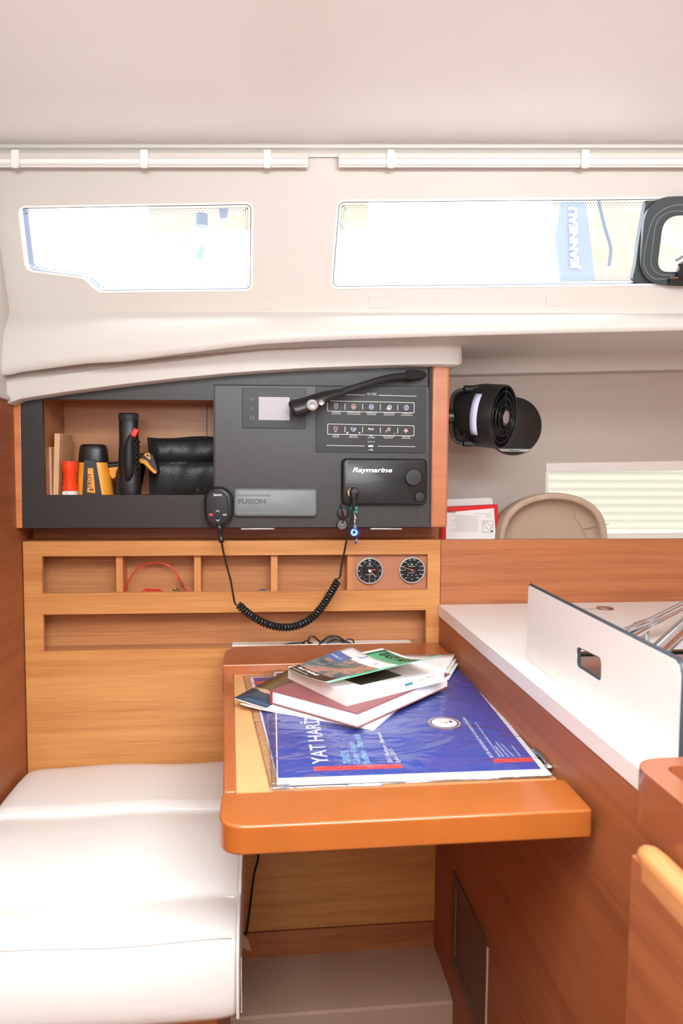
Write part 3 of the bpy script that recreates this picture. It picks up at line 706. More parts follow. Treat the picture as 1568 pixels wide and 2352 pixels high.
for x0, x1 in ((553, 630), (850, 923)):
    MB().prism([k(x0, 1213, YD), k(x1, 1213, YD), k(x1, 1216.5, YD), k(x0, 1216.5, YD)], (0, .006, 0)).build('hinge', 'steel', cons, bevel=.0005)
# ---- battery monitor
YM = YD-.003
mo = thing('battery_monitor', PY(629, 985, YM), 'black touch display with a blank grey screen on the charcoal console', 'display')
def quad(x0, y0, x1, y1, Y, sk=0): return [PY(x0, y0, Y), PY(x1, y0+sk, Y), PY(x1, y1+sk, Y), PY(x0, y1, Y)]
bez_ = MB().prism(quad(556, 891, 702, 983, YM, 1.5), (0, .003, 0)).build('bezel', 'bez', mo, bevel=.0006)
MB().prism(quad(594, 911.5, 665, 964.5, YM-.0004, 1), (0, .0004, 0)).build('screen', 'screen', mo, smooth=False)
s_ = S(YM)
TI = []
mf = FY(579, 915, YM-.0004)
ic = MB(); TI.append(ic); ic.at(mf)
for i in range(4):
    for j in range(2):
        if j and i == 3: continue
        ic.box((i-1.5)*3*s_-.7*s_, (i-1.5)*3*s_+.7*s_, -j*3*s_-.7*s_, -j*3*s_+.7*s_, 0, .0003)
ic = MB(); TI.append(ic); ic.at(FY(579, 938, YM-.0004)).stroke([(1.5*s_, 3*s_), (-1.5*s_, 0), (1.5*s_, -3*s_)], .9*s_, 0, .0003)
ic = MB(); TI.append(ic); ic.at(FY(680, 939, YM-.0004)).stroke([(-1.5*s_, 3*s_), (1.5*s_, 0), (-1.5*s_, -3*s_)], .9*s_, 0, .0003)
ic = MB(); TI.append(ic); ic.at(FY(680, 916, YM-.0004)).stroke([(4*s_, -2*s_), (4*s_, 0), (-4*s_, 0), (-1.5*s_, 2*s_)], .8*s_, 0, .0003)
ic = MB(); TI.append(ic); ic.at(FY(579, 960, YM-.0004)).stroke([(-4.5*s_, 3*s_), (-4.5*s_, -3*s_), (4.5*s_, -3*s_), (4.5*s_, 3*s_), (2*s_, 3*s_), (2*s_, 0), (-1*s_, 3*s_), (-4.5*s_, 3*s_)], .8*s_, 0, .0003)
ic = MB(); TI.append(ic); ic.at(FY(680, 961, YM-.0004)).stroke([(-4.5*s_, 2.5*s_), (-4.5*s_, -3*s_), (4.5*s_, -3*s_), (4.5*s_, 2.5*s_)], .8*s_, 0, .0003, True).box(-3*s_, -1.5*s_, 3*s_, 4*s_, 0, .0003).box(1.5*s_, 3*s_, 3*s_, 4*s_, 0, .0003)
for ic in TI: ic.build('touch_icon', 'silic', bez_, smooth=False)
# ---- switch panel
swp = thing('switch_panel', PY(850, 1041, YM), 'dark twelve volt switch panel with two rows of outlined symbols', 'switch panel')
plate_ = MB().prism([PY(725, 887, YM), PY(979, 893, YM), PY(977, 1041, YM), PY(725, 1038, YM)], (0, .003, 0)).build('plate', 'sw', swp, bevel=.0005)
Yi = YM-.0003; e = .0003
pr = MB(); tx = MB(); pk = MB(); lb = MB()
def rowf(y): return lambda x: y+(x-850)*.021
L1, L2 = rowf(934.5), rowf(987.5)
def ln(x0, y0, x1, y1, w=1.0, mb=pr):
    mb.at(Matrix()); a, b = PY(x0, y0, Yi), PY(x1, y1, Yi); d = (b-a).normalized(); n = V((-d.z, 0, d.x))*w*s_/2
    mb.prism([a-n, b-n, b+n, a+n], (0, -e, 0))
ln(773, 906.4, 838.5, 907.3); ln(869, 908, 956, 910)
ln(749.5, 1022.8, 837, 1024.3); ln(867, 1024.8, 953.5, 1026)
for Lf in (L1, L2):
    mtx = frame(PY(852, Lf(852), Yi), PY(954, Lf(954), Yi)-PY(751, Lf(751), Yi), (0, 0, 1)); pr.at(mtx)
    w_, h_ = 202.5*s_, 24.5*s_
    pr.ring(rr(w_, h_, 2.2*s_, 4), rr(w_-2.2*s_, h_-2.2*s_, 1.4*s_, 4), 0, e)
    for xx in (792, 832.5, 873, 913.2):
        pr.at(frame(PY(xx, Lf(xx), Yi), (1, 0, 0), (0, 0, 1))).box(-.6*s_, .6*s_, -6.5*s_, 6.5*s_, 0, e)
SY = []
def icf(x, Lf, mb):
    k_ = 'pink' if mb is pk else ('lblue' if mb is lb else 'white'); mb = MB(); SY.append((mb, k_)); mb.at(frame(PY(x, Lf(x), Yi), (1, 0, 0), (0, 0, 1)) @ Matrix.Scale(s_, 4)); return mb
def circ(mb, r, w, cx=0, cy=0, n=16): mb.ring(ell(r, r, n, cx, cy), ell(r-w, r-w, n, cx, cy), 0, .3)
m_ = icf(771.5, L1, pr); m_.stroke([(-4.5, 2.5), (-3.5, 5.5), (0, 7), (3.5, 5.5), (4.5, 2.5), (3, -2), (0, -6.5), (-3, -2)], 1.1, 0, .3, True); m_.ext(ell(1.6, 1.6, 10, 0, 2), 0, .3)
for x, mb, inner in ((812, pk, 'tri'), (852.5, lb, 'c'), (933, lb, 'bar')):
    m_ = icf(x, L1, mb); m_.stroke([(-4, -1), (-2, 5), (2, 5), (4, -1), (2, -5), (-2, -5)], 1.1, 0, .3, True)
    for kk in range(9):
        a = math.pi*(.5+2*kk/9); 
        if kk == 0: continue
        m_.stroke([(4.3*math.cos(a), 4.3*math.sin(a)), (6.3*math.cos(a), 6.3*math.sin(a))], 1.0, 0, .3)
    if inner == 'tri': m_.stroke([(-2, -2), (0, 2), (2, -2)], 1, 0, .3, True)
    elif inner == 'c': circ(m_, 2.2, 1)
    else: m_.box(-.6, .6, -3.5, 3.5, 0, .3)
m_ = icf(893, L1, lb); m_.ext([(-6.2, -2.2), (6.2, -2.2), (4, -5.5), (0, -6.3), (-4, -5.5)], 0, .3); m_.ext([(-5.2, -1.2), (-.3, -1.2), (0, 6.2)], 0, .3); m_.stroke([(1, 5), (3.8, 4.4), (5.6, 2.2), (5.6, -.6)], 1.8, 0, .3); m_.box(1, 4.6, -.8, 1.2, 0, .3)
m_ = icf(770.5, L2, pk); m_.stroke([(4.3*math.cos(a_*math.pi/8), 2+4.3*math.sin(a_*math.pi/8)) for a_ in range(-3, 12)], 1.1, 0, .3); m_.stroke([(-1.8, -1.5), (-1.8, -5.5), (1.8, -5.5), (1.8, -1.5)], 1.1, 0, .3); m_.stroke([(-1.5, 1), (0, 3), (1.5, 1)], .9, 0, .3); m_.box(-1, 1, -7, -6, 0, .3)
m_ = icf(811.5, L2, lb); m_.stroke([(-6, 3.8), (-4, -1.5), (0, -4.4), (4, -1.5), (6, 3.8), (0, 2.6)], 1.3, 0, .3, True); m_.ext([(-.5, .8), (3.5, 1.5), (1, -2.2)], 0, .3)
m_ = icf(797.5, L2, lb); m_.ext(ell(2.2, 2.2, 10, 0, -8), 0, .3)
m_ = icf(825.5, L2, pr); m_.box(-2.2, 2.2, -7, -5.8, 0, .3).box(-.8, .8, -9.5, -7.5, 0, .3)
m_ = icf(891, L2, pk); m_.stroke([(-4.8, -5), (-4.8, -1), (-1, -1), (3.8, -1)], 1.2, 0, .3); m_.stroke([(-1, -.5), (-1, 3), (3.8, 3), (3.8, 5)], 1.2, 0, .3); m_.stroke([(-1.5, 5.2), (4.8, 5.2)], 1.2, 0, .3); m_.stroke([(3.8, 3), (5, -1)], 1, 0, .3)
m_ = icf(906, L2, pk); m_.box(-1.8, 1.8, -7.6, -6.6, 0, .3).box(-.6, .6, -9, -8.2, 0, .3)
m_ = icf(932, L2, pk); 
for kk in range(4): m_.at(m_.M @ R(math.pi/2, 'Z')); m_.ext([(-2, 3.2), (0, 5.8), (2, 3.2)], 0, .3); m_.box(-.5, .5, .5, 3.2, 0, .3); m_.stroke([(1.2, 1.2), (2.4, 2.4)], 1, 0, .3)
m_ = icf(851.5, L2, pr); m_.text('Aux', 5.6, 0, .3, bold=.01)
pr.at(FY(853.5, 907.5, Yi)).text('12V DC', 5*s_, 0, e, bold=.005)
for xs2, Lf, t_ in (((772, 812.5, 853, 893.5, 934), L1, (('ELECTRONICS', 'ELECTRONIQUE'), ('NAVIGATION LIGHTS', 'FEUX DE NAVIGATION'), ('STEAMING LIGHT', 'FEU DE ROUTE'), ('DECK FLOODLIGHT', 'ECLAIRAGE PONT'), ('ANCHOR LIGHT', 'FEU DE MOUILLAGE'))),
                    ((771, 811.5, 852, 892, 932.5), L2, (('LIGHTING', 'ECLAIRAGE'), ('BILGE PUMP', 'POMPE DE CALE'), ('SPARE', 'AUXILIAIRE'), ('FRESH WATER PUMP', "GROUPE D'EAU"), ('FRIDGE UNIT', 'GROUPE FROID')))):
    for x, (a, b) in zip(xs2, t_):
        for dy, t2 in ((15.0, a), (18.6, b)):
            pr.at(FY(x, Lf(x)+dy, Yi)).text(t2, 1.9*s_, 0, e, bold=.01, width=len(t2)*1.72*s_)
pr.at(FY(852, 1015.5, Yi)).text('USB 5VDC-2A', 1.9*s_, 0, e, bold=.01, width=17*s_)
m_ = pr.at(FY(852, 1033, Yi) @ Matrix.Scale(s_, 4)); m_.stroke([(-4.5, 0), (4.5, 0)], .9, 0, .3); m_.ext(ell(1.2, 1.2, 8, -4.5, 0), 0, .3); m_.stroke([(-2, 0), (0, 2), (2, 2)], .8, 0, .3); m_.stroke([(-.5, 0), (1.5, -2), (3, -2)], .8, 0, .3)
pr.build('white_markings', 'white', plate_, smooth=False)
for mb, k_ in SY: mb.build('switch_symbol', k_, plate_, smooth=False)
MB(FY(851, 1024.5, Yi) @ Matrix.Scale(s_, 4)).ring(rr(15, 8.5, 3, 4), rr(12.5, 5.6, 2.2, 4), 0, .8).m(1).ext(rr(11, 3.4, 1, 3), 0, .5).build('usb_socket', ['blk', 'steel'], swp)
# ---- VHF radio
rd = thing('vhf_radio', PY(881, 1160, YD), 'black radio with white lettering and two round knobs on the console', 'radio')
c0 = FY(881, 1106, YD); w_, h_ = 200*s_, 107*s_
body = MB(c0); rows = []
for z, d in ((0, 0), (.010, 0), (.0155, .0012), (.018, .0045)): rows.append([(x, y, z) for x, y in rr(w_-2*d, h_-2*d, .011, 6)])
vh_ = body.loft(rows, True, True).build('housing', 'blk', rd, ang=50)
gr = MB(c0)
for kk in range(19):
    pts = []
    for t in range(15):
        u = t/14; x = -w_*.46+u*w_*.92; y = -h_*.05-kk*.0036+.0*u+(.020+.012*kk/6)*(u**2.2)*1.3
        if abs(y) < h_*.45 and not (x > w_*.27 and y > -h_*.28 and y < h_*.3): pts.append((x, y))
        elif len(pts) > 1: gr.stroke(pts, .0006, .0178, .0187); pts = []
        else: pts = []
    if len(pts) > 1: gr.stroke(pts, .0006, .0178, .0187)
gr.build('ribbed_grille', 'blkm', vh_, smooth=False)
MB(FY(855, 1084.5, YD-.018)).text('Raymarine', 10.5*s_, 0, .0005, width=92*s_, bold=.03, slant=.25).build('lettering', 'white', vh_, smooth=False)
for x, y, r in ((948, 1096, 19.5), (962, 1141, 11)):
    MB(FY(x, y, YD-.018)).lathe([(0, 0), (r*s_, 0), (r*s_, .006), (r*s_*.93, .0075), (0, .0078)], 36).build('knob', 'blk', rd)
MB(FY(809, 1132, YD-.018)).lathe([(0, 0), (11*s_, 0), (11.3*s_, .002), (10*s_, .003), (0, .003)], 28).build('socket_ring', 'cream', rd)
# ---- stereo under a grey silicone cover
fu = thing('marine_stereo', PY(632, 1190, YD), 'grey silicone covered stereo low in the middle of the console', 'stereo')
c0 = FY(632.5, 1154, YD)@R(-.004, 'Z'); w_, h_ = 189*s_, 64*s_
rows = []
for z, d in ((0, 0), (.008, 0), (.013, .0015), (.0155, .005)): rows.append([(x, y, z) for x, y in rr(w_-2*d, h_-2*d, .007, 6)])
sil_ = MB(c0).loft(rows, True, True).build('silicone_cover', 'silic', fu, ang=60)
MB(c0).box(-w_*.46, -w_*.06, h_*.24, h_*.30, .0152, .0166).box(-w_*.46, w_*.02, -h_*.40, -h_*.34, .0152, .0166).build('raised_ribs', 'silic', sil_, bevel=.0006)
MB(FY(579, 1156.5, YD-.0156)).text('FUSION', 10.5*s_, 0, .0004, width=62*s_, bold=.03).build('lettering', 'silicd', sil_, smooth=False)
# ---- small key slot marks
# ---- gooseneck reading lamp
lp = thing('reading_lamp', PY(955, 860, 1.615), 'black gooseneck reading lamp bent across the top of the console', 'lamp')
MB().tube([PY(977, 861, 1.60), PY(972, 861, 1.597), PY(955, 861, 1.592), PY(942, 862, 1.588), PY(936, 863, 1.587), PY(933, 863.5, 1.587)], [.004, .0085, .0115, .0112, .0125, .0095], 20).build('wall_socket', 'blk', lp)
MB().tube([PY(955, 861, 1.595), PY(955, 861, 1.62)], .011, 16).build('base', 'blk', lp)
neck = spline([PY(936, 863, 1.587), PY(912, 865, 1.578), PY(880, 871, 1.568), PY(840, 883, 1.558), PY(800, 896, 1.552), PY(775, 905, 1.548)], 8)
MB().tube(neck, .0078, 14).build('gooseneck', 'blkm', lp)
hd = [PY(790, 900, 1.55), PY(760, 907, 1.545), PY(738, 915, 1.542), PY(712, 926, 1.540), PY(692, 934, 1.540), PY(675, 938, 1.540), PY(667, 941, 1.540)]
MB().tube(spline(hd, 5), [(.0085+.0125*math.sin(min(1, t/30*1.15)*math.pi*.5))*(1 if t < 24 else max(.1, (1-((t-24)/7)**2)**.5)) for t in range(31)], 20, flat=.72).build('lamp_head', 'blk', lp)
def disc(x, y, Y, r, mats, name, tilt=(-.1, -.55, -.35)):
    m2 = frame(PY(x, y, Y), V((1, .15, .5)), V((-.4, .3, 1))); return MB(m2)
m2 = frame(PY(717, 930, 1.517), (1, .1, .50), (-.4, .35, 1)) 
MB(m2).at(m2).lathe([(0, -.002), (.0125, -.002), (.013, .0005), (.0118, .0012), (.011, 0), (.004, -.0005), (0, .0006)], 28).build('reflector', 'steel', lp)
m3 = frame(PY(738, 924, 1.520), (1, .1, .50), (-.4, .35, 1))
MB(m3).lathe([(0, -.002), (.0062, -.002), (.0066, .0005), (.0055, .001), (.005, 0), (0, .0004)], 20).build('red_light_ring', 'steel', lp)
# ================================================================== HANDHELD MICROPHONE
mi = thing('handheld_microphone', PY(503, 1210, 1.585), 'black handheld radio microphone with coiled cord clipped over the console edge', 'microphone')
s2 = S(1.58)
cb = frame(PY(503, 1163, YD), (1, 0, .02), (0, 0, 1)); rows = []
for z, k_ in ((0, .93), (.006, 1.0), (.016, 1.0), (.021, .93), (.0235, .82)):
    rows.append([(x*k_, y*k_, z) for x, y in [(x_*(1.0 if y_ > 0 else .96), y_) for x_, y_ in rr(66*s2, 92*s2, 31*s2, 8)]])
MB(cb).loft(rows, True, True).build('housing', 'blk', mi, ang=60)
rows = [[(x*k_, y*k_, z) for x, y in rr(50*s2, 78*s2, 23*s2, 8, -3*s2, -1*s2)] for z, k_ in ((.0225, 1), (.0262, .97), (.0268, .92))]
fc_ = MB(cb).loft(rows, True, True).build('face', 'blkm', mi, ang=60)
gr = MB(cb)
for kk in range(6): gr.box(-23*s2, 18*s2, (20-kk*4.6)*s2, (20-kk*4.6+1.0)*s2, .0266, .0274)
gr.build('speaker_slots', 'blk', fc_)
wp = MB(cb).text('Raymarine', 4.2*s2, .0268, .0004, width=18*s2, bold=.03, x=-1*s2, y=26*s2, slant=.2)
wp.build('lettering', 'white', fc_, smooth=False); wp = MB(cb)
wp.stroke([(-6*s2, -11*s2), (-2*s2, -7*s2), (2*s2, -11*s2)], 1.1*s2, .0268, .0274).stroke([(-6*s2, -28*s2), (-2*s2, -32*s2), (2*s2, -28*s2)], 1.1*s2, .0268, .0274)
wp.build('arrow_marks', 'white', fc_, smooth=False); wp = MB(cb)
wp.text('H/LO', 3.2*s2, .0268, .0004, width=8.5*s2, bold=.03, x=14*s2, y=-19*s2)
wp.build('lettering', 'white', fc_, smooth=False)
MB(cb).ring(rr(9*s2, 6*s2, 2.5*s2, 4, -17*s2, -17*s2), rr(6.6*s2, 3.6*s2, 1.5*s2, 4, -17*s2, -17*s2), .0268, .0274).box(-19*s2, -15*s2, -17.8*s2, -16.2*s2, .0268, .0274).build('channel_button', 'redp', mi)
MB(cb).ring(rr(15.5*s2, 36*s2, 4*s2, 4, -2*s2, -19.5*s2), rr(14*s2, 34.5*s2, 3.3*s2, 4, -2*s2, -19.5*s2), .0266, .0272).build('button_outline', 'blk', mi)
YW = 1.583
MB().tube(spline([PY(503, 1200, 1.59), PY(504, 1212, YW), PY(506, 1226, YW), PY(509, 1246, YW)], 8), [.0072 if (i % 4 < 2 or i < 8) else .0052 for i in range(25)], 12).build('strain_relief', 'blk', mi)
c1 = spline([PY(508, 1240, YW), PY(513, 1268, YW+.002), PY(522, 1305, YW+.005), PY(530, 1335, YW+.006), PY(535, 1365, YW+.006), PY(540, 1387, YW+.006), PY(548, 1390, YW+.006)], 8)
c1n = len(c1)-1
axis = spline([PY(548, 1389, YW+.008), PY(566, 1406, YW+.008), PY(588, 1421, YW+.008), PY(612, 1433, YW+.008), PY(640, 1440, YW+.008), PY(668, 1440, YW+.008), PY(695, 1432, YW+.008), PY(718, 1417, YW+.008), PY(738, 1395, YW+.008), PY(754, 1371, YW+.008), PY(767, 1349, YW+.008), PY(775, 1335, YW+.008)], 40)
turns = 41; coil = []; L = len(axis); nn = None
seglen = [0]
for i in range(1, L): seglen.append(seglen[-1]+(axis[i]-axis[i-1]).length)
tot = seglen[-1]
def at_len(d):
    import bisect
    i = min(max(bisect.bisect_right(seglen, d), 1), L-1); t = (d-seglen[i-1])/max(1e-9, seglen[i]-seglen[i-1]); return axis[i-1].lerp(axis[i], t), (axis[i]-axis[i-1]).normalized()
npt = turns*12
for i in range(npt+1):
    p, t = at_len(tot*i/npt); yv = V((0, 1, 0)); nv = t.cross(yv).normalized(); bv = t.cross(nv)
    a = 2*math.pi*turns*i/npt; coil.append(p+(nv*math.cos(a)+bv*math.sin(a))*.0068)
c2 = spline([coil[-1], PY(780, 1325, YW+.006), PY(784, 1298, YW+.003), PY(791, 1265, YW), PY(799, 1225, 1.572), PY(806, 1190, 1.568), PY(810, 1165, 1.566)], 8)
MB().tube(c1[:-1]+coil+c2[1:], [.0022]*c1n+[.0030]*len(coil)+[.0022]*(len(c2)-1), 8).build('coiled_cord', 'blk', mi)
MB().tube(spline([PY(810, 1172, 1.566), PY(811.5, 1160, 1.566), PY(812, 1146, 1.566), PY(812, 1132, 1.566)], 8), [.0036+.0004*(i % 3) if i < 9 else .0050+.0042*min(1, (i-9)/10) for i in range(25)], 14).build('plug_sleeve', 'blk', mi)
MB(FY(812, 1129, YD-.021)).lathe([(0, 0), (.0098, 0), (.0102, .012), (.0098, .019), (.008, .021), (0, .0212)], 28).build('plug', 'blk', mi)
# ---- keys hanging at the radio
kc = thing('bead_keychain', PY(812, 1250, 1.59), 'keychain with turquoise beads and a blue eye charm below the radio plug', 'keychain')
YK = 1.592
MB().tube([PY(806, 1136, YK), PY(805, 1155, YK), PY(812, 1175, YK), PY(815, 1200, YK), PY(817, 1240, YK)], .0006, 6).build('string', 'cream', kc)
M['teal'] = plain('turquoise_bead', (70, 150, 150), .2); M['silver'] = plain('silver_bead', (220, 220, 225), .15, metal=1); M['navy'] = plain('cobalt_glass', (30, 30, 130), .08, coat=1); M['eyeb'] = plain('eye_pale_blue', (150, 205, 235), .2)
for x, y, r, mm in ((807, 1168, .0045, 'teal'), (817, 1167, .0048, 'teal'), (809, 1174, .004, 'teal'), (817, 1176, .0045, 'teal'), (814, 1183, .0028, 'silver'), (815, 1189, .0052, 'silver'), (814, 1196, .003, 'silver'), (814, 1200, .003, 'silver')):
    MB().sphere(PY(x, y, YK), r, n=14).build('bead', mm, kc)
MB(FY(815, 1221, YK)).lathe([(0, -.004), (.010, -.003), (.0125, .0), (.010, .003), (0, .004)], 28).build('eye_charm', 'navy', kc)
MB(FY(813, 1223, YK-.0038)).m(0).lathe([(0, -.0008), (.0085, -.0008), (.008, .001), (0, .0016)], 26).m(1).at(FY(813, 1222.5, YK-.0052)).lathe([(0, 0), (.0030, 0), (.0026, .0008), (0, .001)], 18).build('eye', ['eyeb', 'blkg'], kc)
MB().sphere(PY(815, 1210, YK-.006), .0055, (.8, .6, 1.2)).build('bead', 'silic', kc)
MB().sphere(PY(818, 1236, YK), .0038).m(1).sphere(PY(818, 1241, YK), .003).m(0).sphere(PY(817, 1246, YK), .003).build('bead', ['navy', 'silver'], kc)
dk = thing('rubber_bungs', PY(787, 1214, 1.6), 'two black round rubber bungs on a strap hanging beside the keychain', 'bung')
MB(FY(787, 1179, YD-.002)).lathe([(0, 0), (.0125, 0), (.013, .003), (.0115, .005), (.008, .0055), (0, .005)], 28).build('bung', 'blk', dk)
M['bung'] = plain('grey_rubber', (90, 92, 92), .4)
MB(FY(785, 1205, YD-.003)).m(0).lathe([(0, 0), (.0125, 0), (.0130, .003), (.0118, .005), (0, .0052)], 28).m(1).lathe([(0, .005), (.0105, .005), (.0100, .0062), (0, .0064)], 28).build('bung', ['blk', 'bung'], dk)
MB(FY(785.5, 1204, YD-.009)).lathe([(0, 0), (.0022, 0), (.0018, .0015), (0, .002)], 14).build('rivet', 'chrome', dk)
MB().tube(spline([PY(782, 1158, 1.597), PY(786, 1172, 1.592), PY(788, 1188, 1.592), PY(786, 1203, 1.593)], 5), .0018, 8).build('strap', 'blk', dk)
MB().tube([PY(789, 1172, 1.591), PY(793, 1186, 1.591)], .0014, 8).build('pin', 'chrome', dk)
MB().at(FY(955, 1172, YD-.0002)).box(-.007, .009, .004, .0055, 0, .0003).box(.0, .0015, -.014, .004, 0, .0003).build('key_slot_mark', 'blkm', cons, smooth=False)
# ================================================================== CUBBY CONTENTS
zfl = zb2+.0006; YO = 1.69
def base(x, Y=YO): p = PY(x, 1137, Y); return V((p.x, Y, zfl))
def hpx(x, y, Y=YO): return PY(x, y, Y).z-zfl
# two thin books
def cub_book(x0, x1, ytop, Y, lean, mats, lab, cat='book'):
    a = base(x0, Y); w_ = (PY(x1, 1137, Y)-PY(x0, 1137, Y)).x; h_ = hpx(x0, ytop, Y)
    t = thing('book', a, lab, cat); m_ = Matrix.Translation(a) @ R(lean, 'Y')
    MB(m_).m(0).box(0, w_, 0, .09, .0, h_).build('cover', mats[0], t, bevel=.001)
    MB(m_).box(w_*.72, w_*.98, -.0008, .085, .003, h_-.001).build('pages', mats[1], t, bevel=.0005)
    return t
M['dkpage'] = wood('book_fore_edge', (150, 98, 70), (96, 58, 44), 'Z')
cub_book(104, 126, 1027, 1.68, .0, ('cream', 'dkpage'), 'shorter tan book standing against the left side of the cubby')
cub_book(121, 139, 995, 1.675, .045, ('bwood', 'dkpage'), 'taller pale book leaning on the tan book in the cubby')
bb = bpy.data.objects['book']; 
# orange flare container
p = base(161, 1.665); r0_ = 15.5*S(1.665)
fl = thing('flare_canister', p, 'bright orange plastic canister with a white base in the cubby', 'canister')
h_ = hpx(161, 1059, 1.665); mm = Matrix.Translation(p)
MB(mm).lathe([(0, 0), (r0_*1.08, 0), (r0_*1.08, h_*.15), (r0_*1.0, h_*.155), (0, h_*.155)], 30).m(0).build('base', 'whitep', fl)
MB(mm).lathe([(0, h_*.156), (r0_, h_*.156), (r0_*1.08, h_*.17), (r0_*1.08, h_*.27), (r0_*.93, h_*.31), (r0_*.90, h_*.68), (r0_*1.03, h_*.75), (r0_*1.06, h_*.80), (r0_*1.06, h_*.985), (r0_*1.0, h_), (0, h_)], 36).build('body', 'redo', fl, ang=30)
MB().box(PY(143, 1130, 1.64).x, PY(153, 1130, 1.64).x, 1.64, 1.66, zfl, zfl+.011).build('white_strip', 'whitep', label='small white plastic strip lying before the orange canister', cat='strip', smooth=False)
# orange and black spotlight
Yt = 1.70; p = base(221, Yt)
tl_ = thing('spotlight_tool', p, 'yellow and black cone shaped hand tool standing beside the orange canister', 'tool')
def xz(x, y, Y=Yt): q = PY(x, y, Y); return V((q.x, Y, q.z))
def revx(rowsdef, Yc, n=24, sq=2.6, depth=.85):
    rows = []
    for y, xl_, xr_2 in rowsdef:
        a, b = xz(xl_, y, Yc), xz(xr_2, y, Yc); c = (a+b)/2; hw_ = (b.x-a.x)/2; row = []
        z = max(c.z, zfl)
        for k_ in range(n):
            t = 2*math.pi*k_/n; cx_, sx_ = math.cos(t), math.sin(t)
            row.append(V((c.x+hw_*math.copysign(abs(cx_)**(2/sq), cx_), Yc+hw_*depth*math.copysign(abs(sx_)**(2/sq), sx_), z)))
        rows.append(row)
    return rows
MB().loft(revx([(1140, 178, 262), (1100, 179, 256), (1057, 182, 247), (1050, 183, 246)], Yt), True, True).build('body', 'yel', tl_, ang=50)
MB().loft(revx([(1062, 181.5, 248.5), (1056, 181, 249), (1035, 183, 247), (1025, 185, 244), (1021.5, 188, 241), (1020.5, 194, 236)], Yt), True, True).build('cap', 'blk', tl_, ang=50)
hwf = (PY(262, 1137, Yt).x-PY(178, 1137, Yt).x)/2*.85
def fr_(x, y, o=0.002):
    d = 42+(1-(y-1020)/120)*-9; Yq = Yt-(S(Yt)*d*.85)-o; return PY(x, y, Yq)
MB().prism([fr_(189, 1137), fr_(193, 1056), fr_(219, 1056), fr_(233, 1137)], (0, .004, 0)).build('grip_stripe', 'blk', tl_, bevel=.0008)
lg = [fr_(199.5, 1131, .003), fr_(201, 1075, .003), fr_(213.5, 1075, .003), fr_(219, 1133, .003)]
lp_ = MB().prism(lg, (0, .003, 0)).build('label_plate', 'yel', tl_, bevel=.001)
mt = frame(fr_(209.5, 1105, .0034), lg[1].lerp(lg[2], .5)-lg[0].lerp(lg[3], .5), (-1, 0, 0))
MB(mt).text('TROY', 8.2*S(1.66), 0, .0003, width=34*S(1.66), bold=.01, x=1*S(1.66)).box(-21*S(1.66), -17*S(1.66), -4*S(1.66), -1*S(1.66), 0, .0003).box(-21*S(1.66), -17*S(1.66), 0*S(1.66), 4*S(1.66), 0, .0003).build('lettering', 'blk', lp_, smooth=False)
MB().tube([xz(245, 1070), xz(275, 1068)], .008, 14).build('handle', 'blk', tl_)
MB().prism([xz(249, 1074, 1.69), xz(275, 1071, 1.69), xz(268, 1082, 1.69), xz(266, 1096, 1.69), xz(258, 1101, 1.69), xz(252, 1093, 1.69)], (0, .018, 0)).build('trigger', 'yel', tl_, bevel=.002)
# black torch with red switch
Yt2 = 1.665; p = base(295, Yt2)
tc_ = thing('black_torch', p, 'upright black torch with a small red switch in the middle of the cubby', 'torch')
MB().loft(revx([(1141, 274, 321), (1125, 272, 323), (1100, 272, 322), (1080, 271, 320), (1060, 272, 319), (1040, 273, 320), (1020, 274, 319), (1003, 274, 318), (985, 273.5, 317), (968, 273.5, 317), (960, 272, 318), (951, 273, 318), (949, 276, 315)], Yt2, depth=.8), True, True).build('body', 'blk', tc_, ang=50)
nb = MB()
for t in range(9):
    q_ = PY(276+t*4.8, 956, Yt2-.0185); nb.box(q_.x-.0012, q_.x+.0012, q_.y-.0005, q_.y+.002, q_.z-.010, q_.z+.004)
nb.build('ribbed_rim', 'blkm', tc_, bevel=.0005)
sp = [PY(304, 995, 1.645), PY(297, 1020, 1.640), PY(296, 1060, 1.640), PY(296, 1090, 1.642), PY(291, 1104, 1.646)]
MB().tube(spline(sp, 4), [.003+.009*math.sin(math.pi*i/16) for i in range(17)], 14).build('front_ridge', 'blkm', tc_)
gg = MB()
for t in range(7): q_ = PY(313, 1015+t*12, Yt2-.008); gg.sphere(q_, .0088, (1, 1, .62), 12)
gg.build('finger_grip', 'blk', tc_)
m_ = frame(PY(310, 994, 1.64), (math.cos(.5), 0, -math.sin(.5)), (math.sin(.5), 0, math.cos(.5)))
MB(m_).box(-.0058, .0058, -.0095, .0095, -.006, .006).build('switch', 'red', tc_, bevel=.0015)
MB().prism([PY(263, 1139, 1.68), PY(267, 1088, 1.68), PY(275, 1080, 1.68), PY(275, 1139, 1.68)], (0, .02, 0)).build('side_pod', 'blkm', tc_, bevel=.003)
